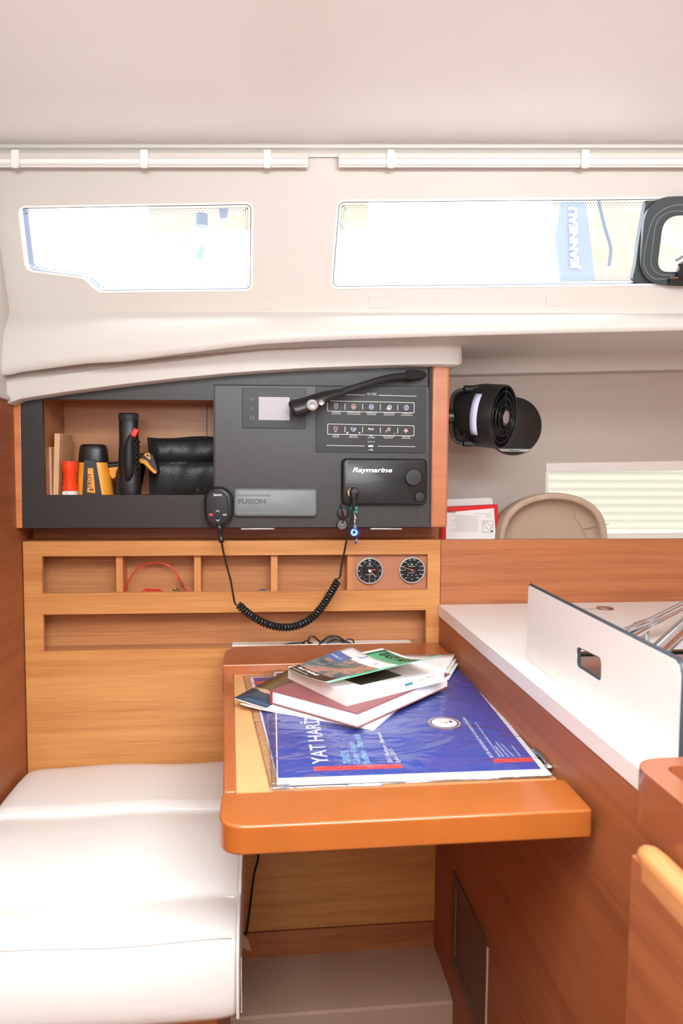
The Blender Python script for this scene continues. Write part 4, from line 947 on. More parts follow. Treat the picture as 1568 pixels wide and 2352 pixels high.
# second tool: spray nozzle handle
sg = thing('spray_handle', base(325, 1.72), 'black and yellow pistol handle poking out behind the black torch', 'tool')
MB().prism([xz(318, 1042, 1.70), xz(336, 1040, 1.70), xz(352, 1042, 1.70), xz(365, 1082, 1.70), xz(360, 1090, 1.70), xz(350, 1084, 1.70), xz(334, 1068, 1.70), xz(322, 1062, 1.70), xz(320, 1139, 1.70), xz(306, 1139, 1.70)], (0, .03, 0)).build('body', 'blk', sg, bevel=.003)
MB().prism([xz(317, 1054, 1.696), xz(326, 1053, 1.696), xz(337, 1058, 1.696), xz(347, 1072, 1.696), xz(361, 1085, 1.696), xz(356, 1089, 1.696), xz(350, 1086, 1.696), xz(338, 1074, 1.696), xz(329, 1065, 1.696), xz(318, 1064, 1.696)], (0, .012, 0)).build('yellow_grip', 'yel', sg, bevel=.002)
MB().plate([[xz(330, 1045, 1.697), xz(334, 1041, 1.697), xz(343, 1040, 1.697), xz(346, 1054, 1.697), xz(343, 1056, 1.697)], [xz(334, 1045, 1.697), xz(341, 1043.5, 1.697), xz(343, 1051, 1.697)]], (0, .004, 0)).build('yellow_loop', 'yel', sg, smooth=False)
# black zip pouch
pc = thing('black_pouch', base(430, 1.76), 'wide black zip pouch leaning at the back of the cubby', 'pouch')
rows = []
cols_ = 26
prof = [(1139, 0.0), (1120, .010), (1090, .017), (1068, .014), (1062, .002), (1058, .013), (1040, .024), (1015, .014), (1006, .003), (1003, -.006)]
for y, d in prof:
    row = []
    for i in range(cols_+1):
        x = 338+i*170/cols_+(4 if y > 1030 else 0); 
        bump = .0035*math.sin(i*.42+y*.03)+.0012*math.sin(i*1.3+y*.09)
        yy = y+(2.5*math.sin(i*.25) if y < 1010 else 0)
        e_ = min(1, i/3)
        row.append(PY(x, yy, 1.755-(d+bump*(1 if .002 < d else 0))*e_))
    rows.append(row)
rows = [[V((p.x, p.y, max(p.z, zfl))) for p in r_] for r_ in rows]
rows.append([p+V((0, .02, -.004)) for p in rows[-1]]); rows.append([V((p.x, p.y+.015, zfl)) for p in rows[-1]])
MB().loft(rows).build('body', 'bag', pc, sub=1, ang=120)
MB().tube([PY(x, 1007.5, 1.735) for x in (340, 400, 450, 505)], .0012, 6).build('seam', 'blk', pc)
MB().tube([PY(x, 1064, 1.752) for x in (344, 400, 450, 505)], .0016, 6).build('zip', 'blkm', pc)
# crumpled clear bag
rows = []; rnd = random.Random(5)
for j in range(7):
    rows.append([PY(425+i*5, 1141-j*3.4*math.sin(math.pi*(i+.6)/12.5)-(rnd.random()*4 if j else 0), 1.665+rnd.random()*.014) for i in range(12)])
rows = [[V((p.x, p.y, max(p.z, zfl))) for p in r_] for r_ in rows]
M['film'] = thinglass('crumpled_film', gloss=.12, rough=.15, tint=(225, 220, 218))
MB().loft(rows).build('plastic_bag', 'film', label='crumpled clear plastic bag on the cubby floor behind the microphone', cat='bag', smooth=False)
# ================================================================== SLOT CONTENTS
YS = 1.69
zsf = zs1+.0008
cl = thing('cord', PY(350, 1362, YS), 'thin red cord looped in an arch with a silver ferrule in the second slot', 'cord')
arc = spline([PY(285, 1372, YS), PY(290, 1350, YS), PY(300, 1326, YS), PY(318, 1304, YS), PY(340, 1295, YS), PY(365, 1293, YS), PY(385, 1298, YS), PY(402, 1312, YS), PY(414, 1332, YS), PY(424, 1348, YS), PY(428, 1372, YS)], 8)
MB().tube(arc, .0014, 8).tube(spline([PY(407, 1326, YS), PY(414, 1338, YS), PY(424, 1348, YS), PY(434, 1354, YS), PY(445, 1362, YS)], 6), .0014, 8).build('cord', 'red', cl)
MB().tube([PY(414, 1335, YS), PY(421, 1349, YS)], .0024, 10, flat=1.4).build('ferrule', 'chrome', cl)
rc = MB()
for t in range(6):
    x = 322+t*6; rc.tube(spline([PY(x, 1372, YS-.006+t*.002), PY(x+4, 1357-2*math.sin(t), YS-.004), PY(x+12, 1354, YS), PY(x+20, 1359, YS), PY(x+23, 1372, YS)], 4), .0014, 7)
rc.build('lanyard', 'red', label='small tangle of red cord low in the second slot', cat='cord')
sc_ = MB(); 
for x, y in ((398, 1355), (403, 1357), (407, 1353), (411, 1357), (404, 1361), (412, 1362)): sc_.sphere(PY(x, y, YS), .0028, (1, 1, .8), 10)
sc_.build('small_screws', 'steel', label='few small metal screws heaped beside the red cord', cat='screws', kind='stuff')
MB().sphere(PY(603, 1358, YS), .008, (1.2, .8, .6)).build('bottle_cap', 'bluem', label='small blue cap lying in the third slot', cat='cap')
# chart rule and cable bundle in the long slot
MB().prism([PY(533, 1482, 1.675), PY(975, 1476, 1.675), PY(975, 1480.5, 1.675), PY(533, 1488, 1.675)], (0, .03, 0)).build('white_strip', 'whitep', label='long thin white strip lying in the lower slot', cat='strip', smooth=False)
cbm = MB(); K = lambda *p: [PY(x, y, YS-.012+d) for x, y, d in p]
cbm.tube(spline(K((640, 1484, 0), (665, 1478, 0), (690, 1476, 0), (700, 1478, .01), (725, 1479, .01)), 6), .0021, 8)
cbm.tube(spline(K((700, 1484, 0), (697, 1476, 0), (703, 1472, 0), (712, 1476, .004), (726, 1480, .01)), 6), .0018, 8)
cbm.tube(spline(K((712, 1483, 0), (708, 1470, 0), (713, 1462, 0), (722, 1463, .002), (733, 1473, .004), (745, 1479, .01)), 6), .0019, 8)
cbm.tube(spline(K((730, 1484, -.002), (742, 1470, -.002), (758, 1461, 0), (775, 1462, 0), (790, 1471, .002), (806, 1479, .004)), 6), .0020, 8)
cbm.tube(spline(K((733, 1480, .004), (750, 1467, .004), (768, 1466, .004), (785, 1474, .004), (800, 1478, .006)), 6), .0022, 8)
cbm.tube(spline(K((750, 1482, .0), (757, 1472, .0), (775, 1470, .006), (795, 1474, 0), (812, 1482, 0)), 6), .0019, 8)
cbm.tube(spline(K((790, 1476, 0), (800, 1468, 0), (810, 1470, 0), (813, 1480, 0)), 6), .0018, 8)
cbm.tube(spline(K((738, 1476, .008), (760, 1474, .008), (785, 1478, .008), (805, 1481, .006)), 6), .0024, 8)
cbm.build('cable_bundle', 'blk', label='tangled bundle of black cable lying in the lower slot', cat='cable')
# ---- clock and barometer
def gauge(name, x, y, lab, cat):
    Yg = YB+.012; s3 = S(Yg-.01); t = thing(name, PY(x, y+32, Yg), lab, cat, 'round black gauges in the upper slot')
    m_ = FY(x, y, Yg); r = 31.5*s3
    MB(m_).lathe([(r*.9, 0), (r, 0), (r, .004), (r*.97, .0075), (r*.93, .008), (r*.9, .005)], 48).build('bezel', 'silv', t)
    d_ = MB(m_).lathe([(0, 0), (r*.92, 0), (r*.91, .0045), (0, .0045)], 48).build('dial', 'dial', t)
    return d_, m_, s3
ck, m_, s3 = gauge('ship_clock', 848, 1310.5, 'black faced clock with red hands set left of the barometer', 'clock')
mm_ = MB(m_ @ Matrix.Scale(s3, 4)); z0 = .0046/s3
for n_, sz in ((12, 5), (3, 4), (6, 4), (9, 4), (1, 3), (2, 3), (4, 3), (5, 3), (7, 3), (8, 3), (10, 4.2), (11, 4.2)):
    a = math.pi/2-n_*math.pi/6; mm_.text(str(n_), sz*.85, z0, .2, bold=.03, x=25*math.cos(a), y=25*math.sin(a)-sz*.42)
for t in range(60):
    a = t*math.pi/30; mm_.box(20.4*math.cos(a)-.28, 20.4*math.cos(a)+.28, 20.4*math.sin(a)-.28, 20.4*math.sin(a)+.28, z0, z0+.2)
mm_.ext([(0, 18.3), (2.2, 16), (0, 13.7), (-2.2, 16)], z0, z0+.2)
mm_.box(-7, 7, 11, 11.7, z0, z0+.2).box(-9, 7, -9.3, -8.6, z0, z0+.2)
mm_.build('numerals', 'white', ck, smooth=False)
mm_ = MB(m_ @ Matrix.Scale(s3, 4)); mm_.stroke([(-2.5, 0), (13, 3.2)], 2.4, z0+.6, z0+1); mm_.stroke([(0, 0), (-.3, -20)], 1.5, z0+1, z0+1.3); mm_.build('red_hands', 'redp', ck, smooth=False)
mm_ = MB(m_ @ Matrix.Scale(s3, 4)); mm_.stroke([(-4, 3.6), (15.8, -14.5)], .9, z0+1.4, z0+1.7); mm_.ext(ell(3.2, 3.2, 20), z0+1.2, z0+2.4); mm_.build('white_hand', 'white', ck, smooth=False)
bm_, m_, s3 = gauge('barometer', 945, 1309, 'black faced barometer with a copper needle at the right end of the slot', 'barometer')
mm_ = MB(m_ @ Matrix.Scale(s3, 4))
for a_d, r_, t_ in [(90+(-12), 25, '1000'), (102, 25, '990'), (50, 25, '1010'), (130, 25, '980'), (22, 24.5, '1020'), (158, 24.5, '970'), (0, 24.5, '1030'), (180, 25, '960'), (-24, 24.5, '1040'), (-156, 24.5, '950'), (-52, 24, '1050'), (-90, 22, 'mb'), (-128, 24, '940'), (55, 16.5, '29'), (125, 16.5, '28'), (0, 16, '30'), (178, 17, '27'), (-48, 15, '31'), (-132, 15, '26'), (-90, 12, 'in')]:
    a = math.radians(a_d); mm_.text(t_, 1.7, z0, .2, width=1.6*len(t_), bold=.03, x=r_*math.cos(a), y=r_*math.sin(a)-.8)
for t in range(44):
    a = math.radians(-130+t*6+(50 if t > 30 else 0)); mm_.box(19.6*math.cos(a)-.22, 19.6*math.cos(a)+.22, 19.6*math.sin(a)-.22, 19.6*math.sin(a)+.22, z0, z0+.2)
mm_.ext([(-1, 16), (1.2, 14), (-1, 12), (-3.2, 14)], z0, z0+.2); mm_.box(-9, 7, 9, 9.8, z0, z0+.2).box(-10, 6, -6.6, -6, z0, z0+.2)
mm_.build('dial_print', 'white', bm_, smooth=False)
M['copper'] = plain('copper_needle', (226, 150, 110), .3)
mm_ = MB(m_ @ Matrix.Scale(s3, 4)); mm_.stroke([(7, -2), (-23, 8.2)], 1, z0+.6, z0+1); mm_.ext(ell(1.8, 1.8, 14), z0+.6, z0+1.6); mm_.build('needle', 'copper', bm_, smooth=False)
# ================================================================== ON THE CHART TABLE
ZT = zl+.0006
def bil(c, u, v):       # c = [TL, TR, BR, BL] ; u to the right, v downwards
    return c[0]*(1-u)*(1-v)+c[1]*u*(1-v)+c[2]*u*v+c[3]*(1-u)*v
def grid(c, nu, nv, f=lambda u, v: V((0, 0, 0))):
    return [[bil(c, i/nu, j/nv)+f(i/nu, j/nv) for i in range(nu+1)] for j in range(nv+1)]
def folio(name, lab, slv, page, z, seed, thick=.004):
    t = thing(name, PZ(sum(p[0] for p in slv)/4, sum(p[1] for p in slv)/4, z), lab, 'chart folio')
    sc4 = [PZ(x, y, z) for x, y in slv]; pc4 = [PZ(x, y, z+thick*.5) for x, y in page]
    MB().prism([p.copy() for p in pc4], (0, 0, -thick*.45)).build('chart_pages', 'paper', t, smooth=False)
    def f(u, v):
        e = min(u, 1-u, v, 1-v); return V((0, 0, thick*.80+.0012*(math.sin(u*9+seed)*math.sin(v*7+seed*2)+.5*math.sin(u*17-v*11)+1.5)*min(1, e*8)*.7))
    def f2(u, v):
        e = min(u, 1-u, v, 1-v); q_ = f(u, v); q_.z = thick*.15 if e <= 0 else q_.z; return q_
    MB().loft(grid(sc4, 36, 30, f2)).build('clear_sleeve', 'sleeve', t, ang=180)
    for a, b in ((0, 1), (1, 2), (3, 2), (0, 3)):
        MB().tube([sc4[a]+V((0, 0, thick*.35)), sc4[b]+V((0, 0, thick*.35))], .0012, 6).build('welded_edge', 'sleeve', t)
    return t, pc4, sc4
fo2, p2, _ = folio('chart_folio', 'blue chart folio in a clear sleeve, partly hidden under the larger one', [(558, 1553), (800, 1540), (880, 1805), (621, 1812)], [(574, 1556), (800, 1546), (870, 1797), (640, 1802)], ZT, 1.0)
zz = ZT+.0026
def zp(x, y, z=None): return PZ(x, y, zz if z is None else z)
MB().prism([zp(582, 1557), zp(800, 1548), zp(860, 1790), zp(640, 1798)], (0, 0, .0001)).build('blue_cover', 'bluem', fo2, smooth=False)
MB().prism([zp(583, 1566, zz+.0003), zp(640, 1563, zz+.0003), zp(642, 1568, zz+.0003), zp(584, 1572, zz+.0003)], (0, 0, .0001)).build('red_bar', 'redp', fo2, smooth=False)
Z2 = ZT+.0048
fo, p1, s1_ = folio('chart_folio', 'large blue yacht chart folio in a glossy clear sleeve on the table', [(608, 1538), (1058, 1521), (1277, 1783), (625, 1814)], [(630, 1543), (1060, 1531), (1266, 1778), (636, 1803)], Z2, 2.3)
zz = Z2+.0024
bc_ = MB().prism([zp(634, 1546), zp(1056, 1534), zp(1242, 1766), zp(638, 1787)], (0, 0, .0001)).build('blue_cover', 'bluem', fo, smooth=False)
zt3 = zz+.0004
MB().prism([zp(x, y, zt3) for x, y in ((719, 1761), (921, 1755), (925, 1764), (721, 1771))], (0, 0, .0001)).m(0).prism([zp(x, y, zt3) for x, y in ((1130, 1743), (1219, 1740), (1225, 1749), (1135, 1752))], (0, 0, .0001)).build('red_bars', 'redp', bc_, smooth=False)
def dn(mb, txt, xp, yp, hgt, x1p, y1p, **kw):      # text running away from the viewer, from one table point towards another
    a, b = PZ(xp, yp, zt3), PZ(x1p, y1p, zt3); mb.at(frame(a, b-a, V((0, 0, 1)).cross(b-a)))
    mb.text(txt, hgt, 0, .0001, width=(b-a).length, align='l', **kw)
tw = MB(); dn(tw, 'YAT HAR\u0130TALARI', 755, 1754, .0240, 719, 1600, bold=.012)
dn(tw, '2011 Bodrum - Marmaris', 902, 1752, .0068, 873, 1682, bold=.01); dn(tw, 'Eyl\u00fcl 2015', 920, 1751, .0068, 900, 1720, bold=.01)
dn(tw, 'SEY\u0130R H\u0130DROGRAF\u0130 VE O\u015e\u0130NOGRAF\u0130 DA\u0130RES\u0130', 1133, 1740, .0052, 1066, 1646, bold=.012)
dn(tw, 'DEN\u0130Z KUVVETLER\u0130 KOMUTANLI\u011eI', 1150, 1738, .003, 1094, 1660, bold=.012)
for x0, y0, x1, y1 in ((1158, 1738, 1138, 1713), (1169, 1738, 1140, 1704), (1181, 1737, 1152, 1708), (1196, 1737, 1176, 1711)): dn(tw, 'BODRUM MARMARIS', x0, y0, .0026, x1, y1, bold=.012)
dn(tw, 'TURK', 1018, 1599, .004, 1000, 1599.5)
tw.build('white_lettering', 'white', bc_, smooth=False)
tb_ = MB(); dn(tb_, 'T\u00dcRK\u0130YE', 807, 1754, .0115, 798, 1724, bold=.012); dn(tb_, 'G\u00fcney K\u0131y\u0131lar\u0131', 828, 1753, .0105, 812, 1704, bold=.01); dn(tb_, 'Bodrum - Marmaris', 850, 1753, .0110, 824, 1686, bold=.012)
tb_.build('pale_blue_lettering', 'ltblue', bc_, smooth=False)
cc = PZ(1020, 1660, zt3)
MB(Matrix.Translation(cc)).ring(ell(.0275, .0275, 40), ell(.0245, .0245, 40), 0, .0001).m(1).ring(ell(.0245, .0245, 40), ell(.0215, .0215, 40), 0, .0001).m(2).ext(ell(.0215, .0215, 40), 0, .0001).m(0).ext(ell(.004, .004, 12, .003, 0), .0001, .0002).m(3).ext(ell(.003, .005, 8, .012, .004), .0001, .0002).box(-.008, -.003, -.0005, .001, .0001, .0002).build('round_emblem', ['gold', 'bluem', 'paper', 'frameb'], bc_, smooth=False)
zb_ = MB().prism([zp(x, y, Z2+.005) for x, y in ((622, 1800), (664, 1799), (667, 1811), (626, 1814))], (0, 0, .003)); zb_.build('zip_slider', 'sleeve', fo, bevel=.001)
M['flags'] = M['white']
fb = MB()
for i_, c_ in enumerate((0, 1, 2, 0, 2)): fb.m(c_).prism([zp(628+i_*7.5, 1548, zt3), zp(633+i_*7.5, 1548, zt3), zp(633+i_*7.5, 1552, zt3), zp(628+i_*7.5, 1552, zt3)], (0, 0, .0001))
fb.build('small_flags', ['white', 'redp', 'gold'], bc_, smooth=False)
# ---- magazine with a coast photograph
m, nt, b = newmat('coast_photo'); M['coast'] = m
tc = N(nt, 'ShaderNodeTexCoord'); mp = N(nt, 'ShaderNodeMapping'); nt.links.new(tc.outputs['Object'], mp.inputs['Vector'])
mp.inputs['Rotation'].default_value = (0, 0, .0)
sx = N(nt, 'ShaderNodeSeparateXYZ'); nt.links.new(mp.outputs['Vector'], sx.inputs[0])
n = N(nt, 'ShaderNodeTexNoise'); n.inputs['Scale'].default_value = 60; n.inputs['Detail'].default_value = 6; nt.links.new(tc.outputs['Object'], n.inputs['Vector'])
ma = N(nt, 'ShaderNodeMath', operation='MULTIPLY_ADD'); ma.inputs[1].default_value = .02; nt.links.new(n.outputs['Fac'], ma.inputs[0])
dt = N(nt, 'ShaderNodeVectorMath', operation='DOT_PRODUCT'); dt.inputs[1].default_value = (.55, .83, 0); nt.links.new(tc.outputs['Object'], dt.inputs[0]); nt.links.new(dt.outputs['Value'], ma.inputs[2])
cr = N(nt, 'ShaderNodeValToRGB'); cr.color_ramp.interpolation = 'CONSTANT'; e0, e1 = cr.color_ramp.elements
mr = N(nt, 'ShaderNodeMapRange'); mr.inputs['From Min'].default_value = -.12; mr.inputs['From Max'].default_value = .12; nt.links.new(ma.outputs[0], mr.inputs['Value']); nt.links.new(mr.outputs[0], cr.inputs['Fac'])
e0.position = 0; e0.color = lin((62, 78, 98)); e1.position = .36; e1.color = lin((222, 180, 140)); e2 = cr.color_ramp.elements.new(.41); e2.color = lin((120, 100, 62))
mx = N(nt, 'ShaderNodeMix', data_type='RGBA', blend_type='MULTIPLY'); mx.inputs['Factor'].default_value = .5; n3 = N(nt, 'ShaderNodeTexNoise'); n3.inputs['Scale'].default_value = 130; nt.links.new(tc.outputs['Object'], n3.inputs['Vector'])
nt.links.new(cr.outputs['Color'], mx.inputs['A']); nt.links.new(n3.outputs['Color'], mx.inputs['B']); nt.links.new(mx.outputs['Result'], b.inputs['Base Color']); b.inputs['Roughness'].default_value = .25
Z3 = Z2+.0065
A = PZ(538, 1606, Z3+.008); B = PZ(858, 1674, Z3); 
dr_ = (B-A); n_ = V((-dr_.y, dr_.x, 0)).normalized()
B = V((B.x, B.y, Z3)); 
mg = thing('magazine', A.lerp(B, .5)+n_*.1, 'folded magazine with a coast photograph under the maroon book', 'magazine')
Wm = .215
c4 = [A+n_*Wm, B+n_*Wm, B, A]
for p in c4: p.z = Z3
MB().loft(grid(c4, 14, 6, lambda u, v: V((0, 0, .001+.0100*max(0, 1-u*3.2)**1.3)))+[]).build('cover', 'coast', mg, solid=.0004, ang=180)
MB().loft(grid(c4, 14, 6, lambda u, v: V((-.0, 0, .0004+.0085*max(0, 1-u*3.2)**1.3)))).build('pages', 'paper', mg, solid=.002, ang=180)
c5 = [p+(V((dr_.x, dr_.y, 0)).normalized()*.012 if i in (0, 3) else V((0, 0, 0))) for i, p in enumerate(c4)]
MB().loft(grid(c5, 14, 6, lambda u, v: V((0, 0, -.0022+.003*max(0, 1-u*4)**2)))).build('inner_pages', 'paper', mg, solid=.0016, ang=180)
# ---- loose booklet at the far right
b4 = [PZ(935, 1516, Z3), PZ(1056, 1525, Z3), PZ(1030, 1563, Z3), PZ(880, 1560, Z3)]
bk = thing('booklet', b4[0].lerp(b4[2], .5), 'curled white booklet peeping out at the right of the book pile', 'booklet')
for k_ in range(3):
    MB().loft(grid([p+V((-.004*k_, .003*k_, 0)) for p in b4], 10, 4, lambda u, v: V((0, 0, .002+.005*k_+.010*u*u*(1-v)*(.5+.25*k_))))).build('pages', 'paper', bk, solid=.001, ang=180)
MB(frame(PZ(1031, 1533, Z3+.019), (1, -.12, 0), (.2, 1, 0))).text('2019', .005, 0, .0003).build('print', 'frameb', bk, smooth=False)
MB().loft([[PZ(990+k_*6, 1520-6*math.sin(math.pi*k_/10), Z3+.014)+V((0, .01*j, -.004*j)) for k_ in range(11)] for j in range(3)]).build('sleeve_curl', 'sleeve', bk, ang=180)
# ---- maroon hardback
zb = Z3+.0035; th = .0255
A0 = PZ(821, 1672, zb); L0 = PZ(621, 1616, zb); R0 = PZ(1031, 1577, zb)
uL = (L0-A0); uR = (R0-A0)
mb_ = thing('hardback_book', (L0+R0)/2, 'maroon clothbound hardback with white pages in the middle of the book pile', 'book', 'books on the chart table')
lift = V((0, 0, 1))
def slab(o, u, v, z0, z1): return [o+lift*z0, o+u+lift*z0, o+u+v+lift*z0, o+v+lift*z0], (0, 0, z1-z0)
pg = MB(); uin, vin = uL*.985, uR*.975
pg.prism(*slab(A0+uL*.004+uR*.004, uin, vin, .0022, th-.0022)); pg.build('pages', 'pages', mb_, smooth=False)
MB().prism(*slab(A0-uL*.006-uR*.004, uL*1.012, uR*1.008, 0, .0022)).m(0).build('back_board', 'maroon', mb_, bevel=.0006)
MB().prism(*slab(A0-uL*.006-uR*.004, uL*1.012, uR*1.008, th-.0022, th)).build('front_board', 'maroon', mb_, bevel=.0006)
MB().prism(*slab(A0+uL*.994, uL*.012, uR, .0, th)).build('spine', 'maroon', mb_, bevel=.0008)
MB().prism(*slab(A0+uL*.978-uR*.0005, uL*.014, uR*.01, .002, th-.001)).build('head_band', 'red', mb_)
MB(frame(A0+uL*.36+uR*.10+V((0, 0, th)), -uL, uR)).text('PILOT CHARTS', .004, 0, .0002, width=.035).build('gilt_title', 'pink', mb_, smooth=False)
# ---- thick white pilot book with a curled cover
zw = zb+th+.001; tw_ = .0215
A1 = PZ(794, 1621, zw); L1_ = PZ(661, 1557, zw); R1 = PZ(1020, 1564, zw); uL1, uR1 = L1_-A1, R1-A1
pb = thing('pilot_book', (L1_+R1)/2, 'thick white paperback with a curled green cover on top of the maroon book', 'book', 'books on the chart table')
MB().prism(*slab(A1, uL1, uR1, 0, tw_)).build('pages', 'pages', pb, bevel=.0008)
MB().prism(*slab(A1-uL1*.004, uL1*1.008, uR1*1.004, -.0008, 0)).build('back_cover', 'paper', pb)
def onb(u, v, h=0): return A1+uL1*v+uR1*u+V((0, 0, tw_+h))
MB().prism([onb(.17, .36, .0002), onb(.20, .04+.06, .0002), onb(.61, .10, .0002), onb(.60, .40, .0002)], (0, 0, .0002)).build('title_photo', 'dkphoto' if 'dkphoto' in M else 'frameb', pb, smooth=False)
MB(frame(onb(.66, .40, .0003), -uL1, uR1)).text('AEGEAN', .007, 0, .0002, width=.035).build('title_print', 'frameb', pb, smooth=False)
tabs = MB()
for u, zz_, mi_, h_ in ((.46, .006, 0, .003), (.57, .009, 1, .0042), (.69, .0125, 2, .001), (.80, .0145, 2, .001)):
    tabs.m(mi_).prism([A1+uR1*u+V((0, 0, zz_))+uL1*-.006, A1+uR1*(u+.08)+V((0, 0, zz_))+uL1*-.006, A1+uR1*(u+.08)+V((0, 0, zz_+h_))+uL1*-.006, A1+uR1*u+V((0, 0, zz_+h_))+uL1*-.006], uL1*.003)
tabs.build('thumb_tabs', ['lblue', 'teal', 'pink'], pb, smooth=False)
# curled green cover: hinged on the spine side, fore edge lifted
def cover_pt(c, u, v, lift_): return bil(c, u, v)+V((0, 0, lift_(u, v)))
zc_ = zw+tw_
P0 = PZ(661, 1538, zc_+.0008); P1 = PZ(884, 1492, zc_+.001)        # spine edge near, far
Q0 = PZ(751, 1568, zc_+.014); Q1 = PZ(1013, 1504, zc_+.050)     # fore edge near, far
def cov(u, v):       # u 0 spine .. 1 fore edge, v 0 near .. 1 far
    p = P0.lerp(P1, v); q_ = Q0.lerp(Q1, v); c = p.lerp(q_, u); f = u**2.2
    return V((c.x, c.y, p.z+(q_.z-p.z)*f))
rows = [[cov(i/14, j/16) for i in range(15)] for j in range(17)]
MB().loft(rows).build('green_cover', 'green', pb, solid=.0006, ang=180)
MB().loft([[p-V((0, 0, .0010)) for p in r_] for r_ in rows]).build('cover_inside', 'paper', pb, solid=.0003, ang=180)
gf = cov(.32, .88); 
tmb = MB().text('EAST AEGEAN', .085, 0, 0, width=.80, align='l', slant=.15, bold=.012, x=.10, y=.875)
tmb.v = [cov(p.x, p.y)+V((0, 0, .0012)) for p in tmb.v]; tmb.build('title', 'blkm', pb, smooth=False)
# ---- harbour photo brochure laid on it
m, nt, b = newmat('harbour_photo'); M['harbour'] = m
tc = N(nt, 'ShaderNodeTexCoord'); n = N(nt, 'ShaderNodeTexNoise'); n.inputs['Scale'].default_value = 22; n.inputs['Detail'].default_value = 7; n.inputs['Roughness'].default_value = .7; nt.links.new(tc.outputs['Object'], n.inputs['Vector'])
cr = N(nt, 'ShaderNodeValToRGB'); cr.color_ramp.elements[0].position = .38; cr.color_ramp.elements[0].color = lin((58, 84, 92)); cr.color_ramp.elements[1].position = .66; cr.color_ramp.elements[1].color = lin((236, 226, 220))
for ps, c_ in ((.50, (92, 122, 126)), (.54, (206, 150, 124)), (.59, (150, 108, 92))): e = cr.color_ramp.elements.new(ps); e.color = lin(c_)
nt.links.new(n.outputs['Fac'], cr.inputs['Fac']); nt.links.new(cr.outputs['Color'], b.inputs['Base Color']); b.inputs['Roughness'].default_value = .22
zh = zc_+.0032
P0 = PZ(661, 1536, zh); P1 = PZ(807, 1485, zh); Q0 = PZ(748, 1567, zh+.012); Q1 = PZ(912, 1527, zh+.022)
P1b = PZ(852, 1499, zh)
hb = thing('harbour_brochure', (P0+Q1)/2, 'glossy brochure with a harbour photograph on top of the book pile', 'brochure')
def cov2(u, v):
    p = P0.lerp(P1, v); q_ = Q0.lerp(Q1, v); c = p.lerp(q_, u); return V((c.x, c.y, p.z+(q_.z-p.z)*u**2))
def sub2(u0, u1, v0, v1, dz, n1=12, n2=12): return [[cov2(u0+(u1-u0)*i/n1, v0+(v1-v0)*j/n2)+V((0, 0, dz)) for i in range(n1+1)] for j in range(n2+1)]
MB().loft(sub2(0, 1, 0, 1, 0)).build('paper_sheet', 'paper', hb, solid=.0008, ang=180)
MB().loft(sub2(.0, .995, .16, .74, .0010)).build('harbour_photo', 'harbour', hb, ang=180)
MB().loft(sub2(0, .995, 0, .16, .0010)).build('black_band', 'blkphoto' if 'blkphoto' in M else 'blkg', hb, ang=180)
MB().loft(sub2(0, .35, .56, .78, .0013)).build('blue_block', 'blueblock' if 'blueblock' in M else 'bluem', hb, ang=180)
def tx2(t, u, v, u1, h, **kw):
    a, b_ = cov2(u, v)+V((0, 0, .0015)), cov2(u1, v)+V((0, 0, .0015)); up_ = cov2(u, v+.1)-cov2(u, v)
    mb = MB(frame(a, b_-a, up_)); mb.text(t, h, 0, .0002, width=(b_-a).length, align='l', **kw); return mb
tx2('Rod Heikell', .10, .085, .60, .0075, bold=.03).build('author_name', 'white', hb, smooth=False)
tx2('Pilot and harbour guide', .06, .035, .46, .0030, bold=.01).build('subtitle', 'white', hb, smooth=False)
tx2('ITALY', .04, .62, .28, .0070, bold=.02).build('blue_block_title', 'white', hb, smooth=False)
mm_ = MB(frame(cov2(.42, .90)+V((0, 0, .0014)), cov2(.8, .9)-cov2(.42, .9), cov2(.4, 1)-cov2(.4, .9)))
mm_.stroke([(-.018, -.006), (.010, -.006)], .0006, 0, .0002).stroke([(-.008, -.005), (.0, .010), (.003, -.005)], .0006, 0, .0002, True).stroke([(.004, -.005), (.002, .010), (.009, -.004)], .0006, 0, .0002)
mm_.build('sail_emblem', 'bluem', hb, smooth=False)
MB(frame(cov2(.75, .84)+V((0, 0, .0016)), cov2(.8, .9)-cov2(.42, .9), cov2(.4, 1)-cov2(.4, .9))).ext([(0, 0), (.006, .001), (.005, .006), (.002, .004)], 0, .0002).build('red_mark', 'red', hb, smooth=False)
# ================================================================== ON THE RIGHT SHELF
zsf2 = zsh+.0008
Yr = 1.80
def sh(x, y, Y=Yr): return PY(x, y, Y)
fk = thing('first_aid_folder', V((sh(1080, 1240).x, Yr, zsf2)), 'red folder with a white printed panel standing upside down on the shelf', 'folder')
f4 = [sh(1010, 1165), sh(1142, 1159), sh(1146, 1250), sh(1008, 1250)]
def tofloor(ps):
    o_ = []
    for p in ps: o_.append(V((p.x, p.y, max(p.z, zsf2))))
    return o_
g4 = tofloor([sh(1018, 1165), sh(1143, 1159), sh(1148, 1290), sh(1012, 1290)])
MB().prism(g4, (0, .025, 0)).build('cover', 'red', fk, bevel=.002)
w4 = [sh(1024, 1177, Yr-.0005), sh(1134, 1167.5, Yr-.0005), sh(1140, 1262, Yr-.0005), sh(1024, 1262, Yr-.0005)]
MB().prism([V((p.x, p.y, max(p.z, zsf2+.001))) for p in w4], (0, .0003, 0)).build('white_panel', 'paper', fk, smooth=False); wpn_ = bpy.data.objects[[o.name for o in fk.children][-1]] if False else LAST[0]
M['grey'] = plain('grey_print', (110, 104, 102), .7)
pt = MB()
rm = frame(sh(1080, 1210, Yr-.001), (-1, 0, .04), (0, 0, -1)); s4 = S(Yr)
